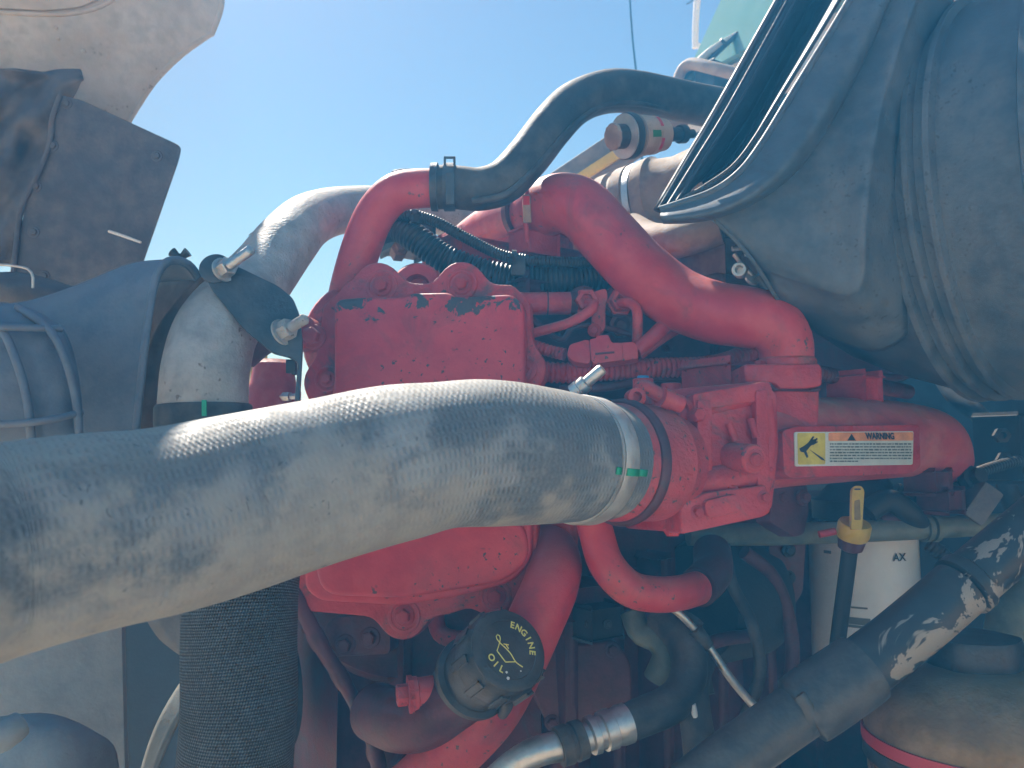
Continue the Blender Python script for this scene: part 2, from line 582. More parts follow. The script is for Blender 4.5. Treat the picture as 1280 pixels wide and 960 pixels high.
def braid_mat():
    """woven nylon sleeve"""
    k = NT('woven_sleeve')
    tc = k.n('TexCoord'); sep = k.n('SeparateXYZ'); k.l(tc.outputs['UV'], sep.inputs[0])
    u, v = sep.outputs[0], sep.outputs[1]
    c = 2 * math.pi
    a = k.math('SINE', k.math('ADD', k.math('MULTIPLY', u, c * 66), k.math('MULTIPLY', v, c * 150)))
    b = k.math('SINE', k.math('SUBTRACT', k.math('MULTIPLY', u, c * 66), k.math('MULTIPLY', v, c * 300)))
    w = k.math('MULTIPLY', a, b)
    mid = k.noise(tc.outputs['Object'], 40, 4)
    fine = k.noise(tc.outputs['Object'], 330, 2)
    f = k.ramp(k.math('ADD', w, k.math('MULTIPLY', k.math('ADD', k.math('MULTIPLY', mid, 0.8), k.math('MULTIPLY', fine, 1.6)), 1.0)), 1.0, 2.0)
    col = k.mix(f, (0.025, 0.03, 0.036), (0.16, 0.19, 0.21))
    k.l(col, k.b.inputs['Base Color']); k.b.inputs['Roughness'].default_value = 0.55
    bp = k.n('Bump'); bp.inputs['Strength'].default_value = 0.9; bp.inputs['Distance'].default_value = 0.0012
    k.l(w, bp.inputs['Height']); k.l(bp.outputs[0], k.b.inputs['Normal'])
    return k.m

def glass_mat():
    k = NT('windscreen_glass')
    tc = k.n('TexCoord')
    f = k.noise(tc.outputs['Object'], 3, 4)
    col = k.mix(k.ramp(f, 0.35, 0.7), (0.14, 0.27, 0.22), (0.27, 0.38, 0.33))
    k.l(col, k.b.inputs['Base Color'])
    k.b.inputs['Roughness'].default_value = 0.08
    k.b.inputs['Specular IOR Level'].default_value = 0.4
    return k.m

def ground_mat():
    k = NT('yard_dirt')
    co = k.n('TexCoord').outputs['Object']
    a = k.noise(co, 0.7, 6, 0.6); b = k.noise(co, 30, 5, 0.7)
    col = k.mix(k.ramp(a, 0.3, 0.7), (0.43, 0.44, 0.45), (0.54, 0.55, 0.555))
    col = k.mix(k.ramp(b, 0.55, 0.75, 0, 0.5), col, (0.28, 0.28, 0.28))
    k.l(col, k.b.inputs['Base Color']); k.b.inputs['Roughness'].default_value = 0.95
    bp = k.n('Bump'); bp.inputs['Strength'].default_value = 0.6; bp.inputs['Distance'].default_value = 0.02
    k.l(b, bp.inputs['Height']); k.l(bp.outputs[0], k.b.inputs['Normal'])
    return k.m

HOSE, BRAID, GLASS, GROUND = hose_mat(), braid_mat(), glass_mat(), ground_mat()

# ------------------------------------------------------------------ setting: ground
def ground():
    n, s = 40, 1500.0
    vs_, fs = [], []
    for i in range(n + 1):
        for j in range(n + 1):
            f = lambda q: math.copysign(abs(q) ** 3, q) * s
            x, y = f(2 * i / n - 1), f(2 * j / n - 1)
            vs_.append((x, y, 0.0))
    for i in range(n):
        for j in range(n):
            a = i * (n + 1) + j
            fs.append((a, a + 1, a + n + 2, a + n + 1))
    g = mk('ground', vs_, fs, GROUND)
    g['kind'] = 'structure'
ground()

# ------------------------------------------------------------------ cab behind the engine bay
def cab():
    Q = P(858, 98, 2.0)                                   # far lower corner of the windscreen
    root = thing('truck_cab', 'pale truck cab with green tinted windscreen behind the air cleaner', 'truck cab', (Q.x, Q.y, 0))
    zb = Q.z
    c = Q + N * 0.95 + E * 0.55
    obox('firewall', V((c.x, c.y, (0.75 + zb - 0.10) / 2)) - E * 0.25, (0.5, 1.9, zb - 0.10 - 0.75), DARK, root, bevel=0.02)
    obox('cowl', V((c.x, c.y, zb - 0.06)) - E * 0.26, (0.50, 1.9, 0.09), CABM, root, bevel=0.025, segs=3)
    # raked windscreen
    rake = (Z * 0.93 + E * 0.38).normalized()
    a = Q - E * 0.01 - Z * 0.01
    nn = N.cross(rake).normalized()
    front = [a, a + N * 1.85, a + N * 1.75 + rake * 0.50, a + N * 0.10 + rake * 0.50]
    bm = prism_bm(front, E * 0.02, 0.0)
    from_bm('windscreen', bm, GLASS, root)
    # pillar and roof
    pp = [a - N * 0.012, a - N * 0.002, a + N * 0.096 + rake * 0.50, a + N * 0.088 + rake * 0.50]
    from_bm('pillar', prism_bm([p + E * 0.02 for p in pp], E * 0.08, 0.006), CABM, root)
    top = a + N * 0.92 + rake * 0.50 + E * 0.6
    obox('roof', top + Z * 0.06, (1.25, 1.75, 0.14), CABM, root, bevel=0.05, segs=4)
    obox('rear_wall', V((top.x, top.y, 1.6)) + E * 0.55, (0.08, 1.8, 2.2), CABM, root, bevel=0.02)
    # wiper
    w = thing('windscreen_wiper', 'black wiper with pale arm parked on green windscreen', 'wiper', P(872, 82, 1.92))
    tube('wiper_arm', [(868, 82, 1.82, 0.009), (890, 62, 1.86, 0.008), (920, 43, 1.90, 0.006)], CABM, w, seg=10)
    b = tube('blade', [(880, 82, 1.84, 0.006), (900, 62, 1.87, 0.007), (922, 42, 1.90, 0.006)], BLACK, w, seg=8)
    for x, y in ((890, 70), (905, 55)):
        tube('claw', [(x - 4, y - 6, 1.85, 0.004), (x + 2, y, 1.86, 0.004)], BLACK, b, seg=6)
    g = thing('cowl_rail', 'dusty cream tubular rail at foot of windscreen', 'rail', P(850, 98, 1.8))
    tube('rail', [(846, 104, 1.82, 0.012), (853, 87, 1.82, 0.013), (866, 80, 1.8, 0.014), (890, 85, 1.75, 0.014), (930, 95, 1.7, 0.014)], BEIGE, g, seg=14)
    obox('rail_foot', P(890, 100, 1.80), (0.05, 0.05, 0.06), BLACK, g)
    tube('rail_strut', [(850, 102, 1.84, 0.01), (864, 86, 1.84, 0.009)], BLACK, g, seg=8)
    tube('rail_strut', [(858, 104, 1.84, 0.01), (876, 86, 1.84, 0.009)], GREENP, g, seg=8)
    # mirror post and whip aerial
    m = thing('mirror_post', 'white mirror post at far corner of the cab', 'mirror post', P(869, 50, 2.3))
    tube('post', [(869, 60, 2.3, 0.009), (870, 20, 2.3, 0.010), (875, -40, 2.3, 0.011)], WHITEM, m, seg=10)
    tube('post_arm', [(870, 55, 2.3, 0.008), (890, 70, 2.35, 0.008)], WHITEM, m, seg=8)
    tube('twig', [(858, 5, 2.3, 0.002), (864, 2, 2.3, 0.002), (872, -6, 2.3, 0.002)], BLACK, m, seg=6)
    tag(tube('aerial', [(784, -60, 2.6, 0.0028), (790, 40, 2.6, 0.0032), (797, 110, 2.6, 0.0036), (803, 210, 2.6, 0.004)], DARK, seg=8),
        'thin dark whip aerial rising into the sky', 'aerial')
cab()

# ------------------------------------------------------------------ hood tipped forward, upper left
def hood():
    n = V((0.28, -0.93, -0.22)).normalized()
    p0 = P(120, 60, 1.30)
    root = thing('truck_hood', 'dusty beige underside of truck hood tipped forward, with wheel arch cut-out', 'hood', P(40, 160, 1.3))
    arc = crom([(265, 40), (228, 66), (196, 97), (174, 128), (156, 160), (140, 210), (132, 270)], 5)
    out = [(-330, -420), (60, -420), (170, -220), (245, -90), (277, 0)] + arc + [(-330, 270)]  # upper edge, out of view, shaped so sun patches reach the hose
    plate('hood_panel', out, p0, n, 0.012, HOODM, root, r=0, bevel=0.003)
    # rolled lip along the arch
    tube('arch_lip', [tuple(on(x, y, p0, n) - n * 0.004) + (0.005,) for x, y in crom([(264, -40), (277, 0), (265, 40)], 1) + arc], HOODM, root, seg=10, world=True)
    # moulded rib and raised panel near the top edge
    tube('moulded_rib', [tuple(on(x, y, p0, n)) + (0.004,) for x, y in [(-120, 8), (0, 15), (60, 18), (105, 14), (140, 0), (170, -30)]], HOODM, root, seg=10, world=True)
    plate('raised_panel', [(-200, -200), (120, -200), (128, -4), (100, 9), (55, 13), (0, 10), (-200, 0)], p0 + n * 0.006, n, 0.006, HOODM, root, r=10, bevel=0.003)
    for x, y in ((70, 35), (73, 48), (105, 64)):
        bolt(root, on(x, y, p0, n), n, 0.0042, HOODM, 'dome', 'rivet')
    f = thing('splash_shield', 'dark rubber splash shield hanging under the raised hood', 'splash shield', P(120, 350, 1.2))
    n2 = V((0.12, -0.98, -0.10)).normalized(); q0 = P(130, 240, 1.18)
    plate('shield_sheet', [(74, 118), (100, 124), (226, 182), (222, 200), (160, 378), (10, 420), (14, 330), (36, 240), (62, 190)], q0, n2, 0.006, FLAP, f, r=7, bevel=0.002)
    for x, y in ((83, 129), (66, 182), (45, 233), (42, 290), (55, 345), (196, 195), (155, 345)):
        bolt(f, on(x, y, q0, n2), n2, 0.0085, FLAP, 'dome', 'rivet')
    lp = [tuple(on(x, y, q0, n2) + n2 * 0.002) + (0.004,) for x, y in [(76, 120), (66, 150), (64, 175), (50, 215), (28, 260), (20, 320), (12, 400)]]
    tube('edge_strip', lp, FLAP, f, seg=10, world=True)
    # crumpled rubber sheet at the left
    rows = []
    for j, yy in enumerate((86, 100, 122, 150, 185, 230, 275, 330)):
        xr = (100, 102, 92, 72, 62, 42, 24, 14)[j]
        row = []
        for i in range(9):
            x = -120 + (xr + 120) * i / 8
            d = 1.20 + 0.014 * math.sin(i * 2.1 + j * 1.3) + 0.010 * math.sin(i * 0.9 - j * 2.7) - 0.01 * j / 6
            row.append((x, yy + (4 * math.sin(i * 1.3 + j) if 0 < i < 7 else 0) + (4 - i * 0.5 if j == 0 else 0), d))
        rows.append(row)
    s = loft('inner_liner', rows, FLAP, None, thick=0.004, count=40, rsub=6)
    tag(s, 'crumpled grey rubber liner tucked beside the splash shield', 'liner')
    tube('pale_thread', [(136, 289, 1.16, 0.0022), (157, 296, 1.155, 0.0022), (176, 303, 1.15, 0.0018)], WHITEM, f, seg=8)
hood()

# ------------------------------------------------------------------ radiator side, left
def radiator_side():
    d = thing('fan_shroud', 'grey blue plastic fan shroud with curved open mouth', 'fan shroud', P(120, 560, 0.9))
    rows = [
        [(252, 352, 0.80), (236, 330, 0.775), (212, 325, 0.755), (196, 344, 0.745), (186, 395, 0.735), (178, 460, 0.73), (168, 560, 0.725)],
        [(238, 345, 0.83), (220, 326, 0.795), (195, 327, 0.77), (178, 350, 0.75), (165, 405, 0.738), (156, 470, 0.732), (146, 570, 0.728)],
        [(180, 352, 0.86), (170, 331, 0.82), (150, 335, 0.78), (130, 362, 0.758), (118, 415, 0.745), (112, 480, 0.738), (108, 575, 0.735)],
        [(110, 374, 0.88), (105, 356, 0.85), (90, 360, 0.80), (72, 385, 0.768), (62, 430, 0.752), (58, 490, 0.745), (55, 580, 0.742)],
        [(30, 388, 0.90), (26, 378, 0.87), (18, 382, 0.82), (4, 400, 0.78), (-6, 440, 0.76), (-10, 500, 0.752), (-14, 585, 0.75)],
        [(-60, 392, 0.92), (-64, 384, 0.88), (-70, 390, 0.83), (-80, 408, 0.79), (-90, 450, 0.77), (-95, 510, 0.76), (-100, 590, 0.755)],
    ]
    sh = loft('shroud_shell', rows, SHROUD, d, thick=0.005, count=32, rsub=5)
    lip = [(252, 352, 0.80), (236, 330, 0.774), (212, 325, 0.754), (196, 344, 0.744), (186, 395, 0.734), (178, 460, 0.729), (168, 560, 0.724)]
    tube('mouth_lip', [q + (0.0035,) for q in lip], SHROUD, d, seg=10)
    # inner far wall seen through the mouth
    rows = [[(250, 352, 0.80), (235, 400, 0.82), (215, 470, 0.82), (200, 560, 0.82)],
            [(232, 345, 0.86), (205, 405, 0.87), (190, 470, 0.87), (180, 560, 0.87)],
            [(200, 350, 0.88), (180, 405, 0.89), (170, 470, 0.89), (165, 560, 0.89)]]
    loft('inner_wall', rows, mat('cardboard_brown', (0.17, 0.12, 0.09), 0.8, dust=0.4), d, thick=0.004, count=16)
    # ribbed reservoir in front of the shroud
    r = thing('ribbed_tank', 'ribbed dark plastic expansion tank at left edge', 'expansion tank', P(20, 560, 0.66))
    rows = [
        [(-160, 372, 0.70), (-60, 376, 0.70), (20, 380, 0.70), (66, 400, 0.70)],
        [(-160, 384, 0.665), (-60, 386, 0.66), (34, 388, 0.665), (80, 412, 0.68)],
        [(-160, 420, 0.645), (-60, 420, 0.64), (50, 425, 0.65), (92, 440, 0.67)],
        [(-160, 470, 0.635), (-60, 470, 0.63), (58, 475, 0.645), (100, 480, 0.665)],
        [(-160, 530, 0.635), (-60, 530, 0.63), (60, 530, 0.645), (104, 530, 0.665)],
        [(-160, 600, 0.64), (-60, 600, 0.635), (60, 600, 0.65), (104, 600, 0.67)],
    ]
    loft('tank_wall', rows, SHROUD, r, thick=0.01, count=24, rsub=5)
    for pts in ([(-100, 408, 0.632), (0, 409, 0.632), (78, 411, 0.655)], [(-100, 530, 0.622), (10, 530, 0.625), (60, 525, 0.632), (102, 515, 0.655)]):
        tube('rib', [q + (0.003,) for q in pts], SHROUD, r, seg=10)
    for pts in ([(22, 384, 0.665), (60, 410, 0.648), (82, 450, 0.645), (95, 500, 0.65), (100, 560, 0.655)],
                [(-40, 384, 0.66), (0, 410, 0.638), (20, 450, 0.632), (34, 500, 0.632), (40, 560, 0.634)]):
        tube('rib', [q + (0.0034,) for q in pts], SHROUD, r, seg=10)
    # clip loops above it
    k = thing('radiator_header', 'dull curved radiator header strip behind the ribbed tank', 'radiator part', P(20, 360, 0.95))
    tube('header', [(-60, 372, 0.98, 0.022), (20, 362, 0.98, 0.022), (90, 378, 1.0, 0.02)], FLAP, k)
    for x in (16,):
        tube('wire_loop', [(x - 30, 352, 0.95, 0.0016), (x - 26, 332, 0.95, 0.0016), (x + 12, 334, 0.95, 0.0016), (x + 24, 342, 0.95, 0.0016), (x + 25, 360, 0.95, 0.0016)], STEEL, k, seg=8)
    w = thing('drain_wing_nut', 'small black wing nut silhouetted above the fan shroud', 'wing nut', P(225, 326, 0.9))
    lathe('stem', P(225, 327, 0.9), UP, [(0, 0.005), (0.006, 0.005), (0.009, 0.003)], BLACK, w, seg=12)
    for sx in (-1, 1):
        tube('wing', [(225, 324, 0.9, 0.003), (225 + sx * 6, 318, 0.9, 0.0045), (225 + sx * 10, 315, 0.9, 0.0058)], BLACK, w, seg=10)
    tag(tube('brown_hose', [(176, 560, 0.80, 0.012), (200, 440, 0.80, 0.012), (232, 385, 0.80, 0.011), (262, 352, 0.79, 0.009), (285, 335, 0.785, 0.006)], mat('brown_hose_rubber', (0.15, 0.11, 0.085), 0.7, dust=0.5), seg=16),
        'thin brown hose curving up out of the fan shroud mouth', 'hose')
    # lower left panel, cap and fan blade
    lp = thing('side_panel', 'smooth blue grey plastic panel below the silver hose', 'panel', P(80, 960, 0.75))
    n = V((0.30, -0.95, 0.05)).normalized(); p0 = P(80, 880, 0.74)
    plate('panel_sheet', [(-150, 640), (150, 640), (154, 860), (160, 1080), (-150, 1080)], p0, n, 0.02, PALEB, lp, r=4, bevel=0.004)
    rows = [[(-60, 905, 0.66), (20, 893, 0.66), (70, 893, 0.66), (120, 915, 0.67), (146, 940, 0.69), (150, 1010, 0.70)],
            [(-60, 925, 0.63), (20, 912, 0.63), (70, 915, 0.63), (105, 935, 0.645), (125, 965, 0.66), (130, 1020, 0.67)],
            [(-60, 1000, 0.60), (20, 990, 0.60), (60, 990, 0.60), (85, 1000, 0.61), (100, 1015, 0.62), (105, 1040, 0.63)]]
    bowl = loft('washer_bowl', rows, PALEB, None, thick=0.004, count=20, rsub=5)
    tag(bowl, 'rounded pale blue plastic bowl in lower left corner', 'bowl')
    tag(tube('pale_pipe_end', [(-30, 935, 0.58, 0.012), (5, 918, 0.59, 0.012), (26, 905, 0.60, 0.010)], PALEB, seg=14), 'stubby pale pipe end in front of the plastic bowl', 'pipe')
    fan = thing('cooling_fan', 'curved pale cooling fan blades beside the woven black hose', 'fan', P(230, 960, 0.86))
    fb = [[(262, 800, 0.86), (235, 838, 0.84), (205, 885, 0.82), (185, 930, 0.81), (168, 990, 0.80)],
          [(285, 812, 0.83), (252, 850, 0.81), (222, 900, 0.80), (200, 945, 0.79), (182, 1000, 0.78)]]
    loft('fan_blade', fb, mat('fan_blade_plastic', (0.16, 0.17, 0.16), 0.5, dust=0.5), fan, thick=0.004, count=16)
    fb = [[(180, 770, 0.93), (200, 800, 0.92), (240, 830, 0.91)], [(260, 745, 0.90), (270, 790, 0.90), (280, 820, 0.90)]]
    loft('fan_blade', fb, mat('fan_blade_dark', (0.10, 0.105, 0.11), 0.5, dust=0.4), fan, thick=0.004, count=12)
    lathe('fan_hub', P(330, 860, 0.93), E, [(-0.05, 0.02), (-0.05, 0.07), (0.0, 0.075), (0.02, 0.075), (0.02, 0.02)], DARK, fan, seg=40)
    tag(obox('inner_fender', P(190, 900, 1.32), (1.1, 0.05, 0.86), DARK, axes=(RT, V((0, 1, 0)), Z), bevel=0.02),  # dark panel added so the gap behind the fan reads as shade
        'dark panel added to fill the gap behind the fan blades', 'filler panel')
radiator_side()

# ------------------------------------------------------------------ engine
HEAD0 = P(655, 450, 0.945)                 # front near corner of the cylinder head
def EN(s, n_, z):
    """engine coordinates: s along the crank axis from HEAD0, n_ outboard, z world height"""
    p = HEAD0 + E * s + N * n_
    return V((p.x, p.y, z))
ZTOP = P(700, 350, 0.95).z
def engine():
    root = thing('engine_block', 'red painted diesel engine block and cylinder head', 'engine', EN(0.4, -0.2, 0.75))
    L = 0.80
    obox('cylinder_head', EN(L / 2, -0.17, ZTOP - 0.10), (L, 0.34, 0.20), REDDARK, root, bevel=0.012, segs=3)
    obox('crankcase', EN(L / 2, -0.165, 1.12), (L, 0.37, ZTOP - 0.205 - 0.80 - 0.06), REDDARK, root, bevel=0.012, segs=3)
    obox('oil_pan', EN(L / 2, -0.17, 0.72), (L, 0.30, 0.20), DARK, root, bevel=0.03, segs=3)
    obox('valve_cover', EN(0.44, -0.19, ZTOP + 0.035), (0.70, 0.22, 0.07), REDDUST, root, bevel=0.02, segs=4)
    obox('head_ledge', EN(L / 2, 0.012, ZTOP - 0.155), (L, 0.05, 0.025), REDDARK, root, bevel=0.006)
    # cast ribs and pads on the crankcase side
    for s in (0.02, 0.09, 0.17, 0.27, 0.37, 0.47):
        obox('casting_rib', EN(s, 0.03, 1.18), (0.018, 0.05, 0.48), REDDARK, root, bevel=0.007, segs=3)
    obox('casting_pad', EN(0.055, 0.05, 1.385), (0.16, 0.05, 0.035), REDDARK, root, bevel=0.008)
    for s in (0.05, 0.13, 0.24, 0.34, 0.46, 0.56):
        bolt(root, EN(s, 0.004, ZTOP - 0.06), N, 0.011, REDDARK)
    # rounded gear housing behind the front cover
    lathe('gear_housing', P(462, 430, 1.04), P(452, 425, 0.9) - P(462, 430, 1.04), [(0, 0.075), (0.08, 0.075), (0.105, 0.070), (0.118, 0.055), (0.12, 0.02)], RED, root, seg=48)
    lathe('gear_housing_lower', P(520, 690, 1.06), P(505, 690, 0.9) - P(520, 690, 1.06), [(0, 0.15), (0.12, 0.15), (0.14, 0.14), (0.142, 0.02)], REDDARK, root, seg=48)
    fc = V((-0.2, -0.97, 0.05))
    lathe('bolt_boss', P(392, 422, 0.93), fc, [(0, 0.02), (0.035, 0.02), (0.038, 0.017)], RED, root, seg=20)
    bolt(root, P(392, 421, 0.893), fc, 0.0145, RED)
    # lifting eye cylinders and pads on top
    for x, y, d, r in ((524, 366, 0.93, 0.030), (690, 300, 1.14, 0.03)):
        lathe('round_boss', P(x, y, d), V((0, -1, 0.1)), [(-0.04, r), (0.02, r), (0.024, r * 0.9), (0.024, r * 0.5), (0.012, r * 0.45)], RED, root, seg=28)
    obox('top_bracket', P(660, 318, 1.10), (0.10, 0.06, 0.05), RED, root, bevel=0.008)
    obox('top_bracket', P(600, 335, 1.06), (0.12, 0.08, 0.05), RED, root, bevel=0.012)
    tube('sensor_pin', [(737, 322, 1.05, 0.003), (737, 308, 1.05, 0.003)], STEEL, root, seg=10)
    # small dark fittings seen between the pipes, top left of the head
    obox('harness_block', P(510, 300, 1.05), (0.05, 0.05, 0.035), BLACK, root, bevel=0.006)
    lathe('sensor_body', P(497, 318, 1.03), V((0.3, -1, 0.2)), [(0, 0.011), (0.02, 0.011), (0.021, 0.007), (0.03, 0.007)], BEIGE, root, seg=6)

    # front cover with its bosses and bolts
    cv = thing('gear_cover', 'chipped red front gear cover with round bolt bosses', 'engine cover', P(520, 770, 0.86))
    n = V((-0.16, -0.98, 0.06)).normalized()
    p0 = P(530, 560, 0.845)
    flange = [(406, 384), (432, 358), (500, 356), (640, 358), (660, 378), (664, 440), (672, 600), (668, 705), (640, 738), (560, 766), (500, 772), (384, 762), (362, 735), (372, 640), (392, 520), (398, 450)]
    bosses = [(472, 358, 30, 478, 358), (577, 356, 29, 578, 356), (404, 478, 24, 410, 474), (658, 461, 24, 655, 462), (503, 771, 29, 506, 770), (620, 744, 28, 620, 745)]
    def sd_poly(px, py, poly):
        d = 1e9; inside = False
        for i in range(len(poly)):
            (x1, y1), (x2, y2) = poly[i - 1], poly[i]
            ex, ey = x2 - x1, y2 - y1; wx, wy = px - x1, py - y1
            t = max(0, min(1, (wx * ex + wy * ey) / (ex * ex + ey * ey)))
            d = min(d, math.hypot(wx - ex * t, wy - ey * t))
            if (y1 > py) != (y2 > py) and px < (x2 - x1) * (py - y1) / (y2 - y1) + x1:
                inside = not inside
        return -d if inside else d
    def sd(px, py):
        d = sd_poly(px, py, flange) - 2
        for x, y, r, _, _ in bosses:
            e = math.hypot(px - x, py - y) - r
            h = max(0, 1 - abs(d - e) / 20.0)
            d = min(d, e) - h * h * 20.0 / 4
        return d
    outline = []
    for i in range(220):
        an = 2 * math.pi * i / 220
        rr = 330.0
        for _ in range(60):
            q = sd(530 + rr * math.cos(an), 560 + rr * math.sin(an))
            if q < 0.15:
                break
            rr -= q * 0.6
        outline.append((530 + rr * math.cos(an), 560 + rr * math.sin(an)))
    plate('cover_flange', outline, p0 - n * 0.010, n, 0.022, RED, cv, r=0, bevel=0.0025, segs=3)
    for x, y, r, bx, by in bosses:
        r *= 0.72
        c = on(bx, by, p0 - n * 0.012, n)
        R = r * 0.845 / FPX
        b = lathe('bolt_boss', c - n * 0.010, n, [(0, R), (0.0125, R), (0.0135, R * 0.95), (0.0137, R * 0.80), (0.0128, R * 0.76), (0.0128, R * 0.1)], RED, cv, seg=36)
        q = on(bx, by, p0 - n * 0.010, n)
        bolt(b, q + n * 0.001, n, R * 0.62, RED, spin=random.random())
    body = [(417, 374), (452, 371), (500, 371), (514, 366), (560, 365), (572, 371), (640, 367), (655, 382), (656, 480), (664, 600), (663, 700), (640, 728), (575, 745), (500, 757), (398, 751), (380, 736), (381, 660), (402, 560), (417, 480)]
    plate('cover_face', body, p0 + n * 0.010, n, 0.036, COVER, cv, r=13, bevel=0.0055, segs=4)
    plate('cover_bulge', [(384, 655), (655, 650), (662, 700), (628, 728), (500, 748), (400, 744)], p0 + n * 0.017, n, 0.018, COVER, cv, r=24, bevel=0.006, segs=4)
    # bracket bolted below the cover
    bk = thing('lower_bracket', 'dark red bracket with two bolts under the gear cover', 'bracket', P(445, 825, 0.86))
    pb = P(445, 795, 0.865)
    plate('bracket_plate', [(402, 788), (414, 772), (488, 765), (488, 818), (404, 822)], pb, n, 0.03, REDDARK, bk, r=9, bevel=0.003)
    for x, y in ((432, 806), (463, 797)):
        bolt(bk, on(x, y, pb, n), n, 0.0115, REDDARK)
    tag(tube('wiring_branch', [(366, 735, 0.86, 0.008), (385, 775, 0.85, 0.0085), (400, 805, 0.85, 0.0085), (425, 845, 0.85, 0.008), (450, 890, 0.85, 0.0075), (470, 940, 0.85, 0.0075), (480, 1000, 0.85, 0.0075)], REDDARK, seg=14, prof=lambda s, L: 1 + 0.16 * (math.sin(s * 130) > 0.3)),
        'knotted red overspray wiring branch hanging below the gear cover', 'wiring')
    for pts, lab in (([(545, 745, 0.90, 0.010), (546, 782, 0.90, 0.010), (560, 797, 0.89, 0.010), (600, 800, 0.88, 0.010)], 'short bent red pipe above the oil filler cap'),):
        tag(tube('coolant_pipe', pts, RED, seg=16), lab, 'pipe')
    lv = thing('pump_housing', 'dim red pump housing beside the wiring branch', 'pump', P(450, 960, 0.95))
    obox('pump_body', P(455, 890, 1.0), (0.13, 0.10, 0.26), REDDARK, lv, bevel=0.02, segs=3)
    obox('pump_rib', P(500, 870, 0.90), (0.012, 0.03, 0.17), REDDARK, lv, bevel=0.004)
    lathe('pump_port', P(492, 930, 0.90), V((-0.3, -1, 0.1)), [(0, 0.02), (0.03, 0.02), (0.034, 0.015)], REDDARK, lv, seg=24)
engine()

# ------------------------------------------------------------------ silver charge air hose and intake manifold
def silver_hose():
    root = thing('charge_air_hose', 'large silver cloth-covered charge air hose crossing the foreground', 'hose', P(400, 600, 0.53))
    pts = [(-150, 712, 0.385, 0.058), (-70, 700, 0.405, 0.058), (0, 686, 0.427, 0.0575), (100, 668, 0.452, 0.0572), (200, 651, 0.480, 0.057), (300, 628, 0.510, 0.0568), (400, 601, 0.538, 0.0565),
           (480, 580, 0.560, 0.0562), (560, 567, 0.587, 0.0562), (630, 566, 0.612, 0.0558), (680, 569, 0.640, 0.0545), (718, 573, 0.664, 0.0528), (755, 577, 0.692, 0.0520)]
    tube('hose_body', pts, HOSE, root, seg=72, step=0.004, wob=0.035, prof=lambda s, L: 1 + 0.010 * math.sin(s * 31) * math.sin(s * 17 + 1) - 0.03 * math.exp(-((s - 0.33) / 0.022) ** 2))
    ax = (P(765, 578, 0.699) - P(705, 572, 0.655)).normalized()
    c = P(731, 575, 0.674)
    cl = thing('hose_clamp', 'wide steel band clamp on the end of the silver hose', 'clamp', c)
    lathe('clamp_band', c, ax, [(-0.013, 0.0525), (-0.013, 0.0545), (-0.0115, 0.0551), (0.0035, 0.0551), (0.005, 0.0545), (0.005, 0.0525)], BAND, cl, seg=72)
    lathe('clamp_edge', c, ax, [(-0.0165, 0.0525), (-0.0165, 0.0543), (-0.014, 0.0543), (-0.014, 0.0525)], BAND, cl, seg=72)
    # T-bolt of the clamp, above and behind the hose
    o = P(722, 488, 0.70); tip = P(752, 462, 0.692)
    a = (tip - o).normalized()
    lathe('clamp_nut', o - a * 0.004, a, [(0, 0.0085), (0.007, 0.0085), (0.0075, 0.0075), (0.0145, 0.0075), (0.0155, 0.006)], STEEL, cl, seg=20)
    lathe('clamp_bolt', o, a, [(0.008, 0.0052), (0.028, 0.0052), (0.030, 0.0042)], STEEL, cl, seg=16)
    # green factory mark on hose and band
    u = (-UP * 0.02 - FW + RT * -0.12).normalized()
    def mark(name, s0, s1, rr, par):
        aa, uu, ww = frame(ax)
        vs_, fs = [], []
        t0 = math.atan2((CAM - c).dot(ww), (CAM - c).dot(uu))
        for i in range(2):
            for j in range(7):
                an = t0 + 0.11 + (j - 3) * 0.018
                vs_.append(c + aa * (s0, s1)[i] + (uu * math.cos(an) + ww * math.sin(an)) * rr)
        for j in range(6):
            fs.append((j, j + 1, 8 + j, 7 + j))
        o_ = mk(name, vs_, fs, GREENM, par)
        md = o_.modifiers.new('t', 'SOLIDIFY'); md.thickness = 0.0006; md.offset = 0
    mark('paint_mark', -0.012, 0.004, 0.0556, cl)
    mark('paint_mark', -0.024, -0.0172, 0.0541, cl)
    mark('paint_mark', 0.006, 0.018, 0.0531, cl)
silver_hose()

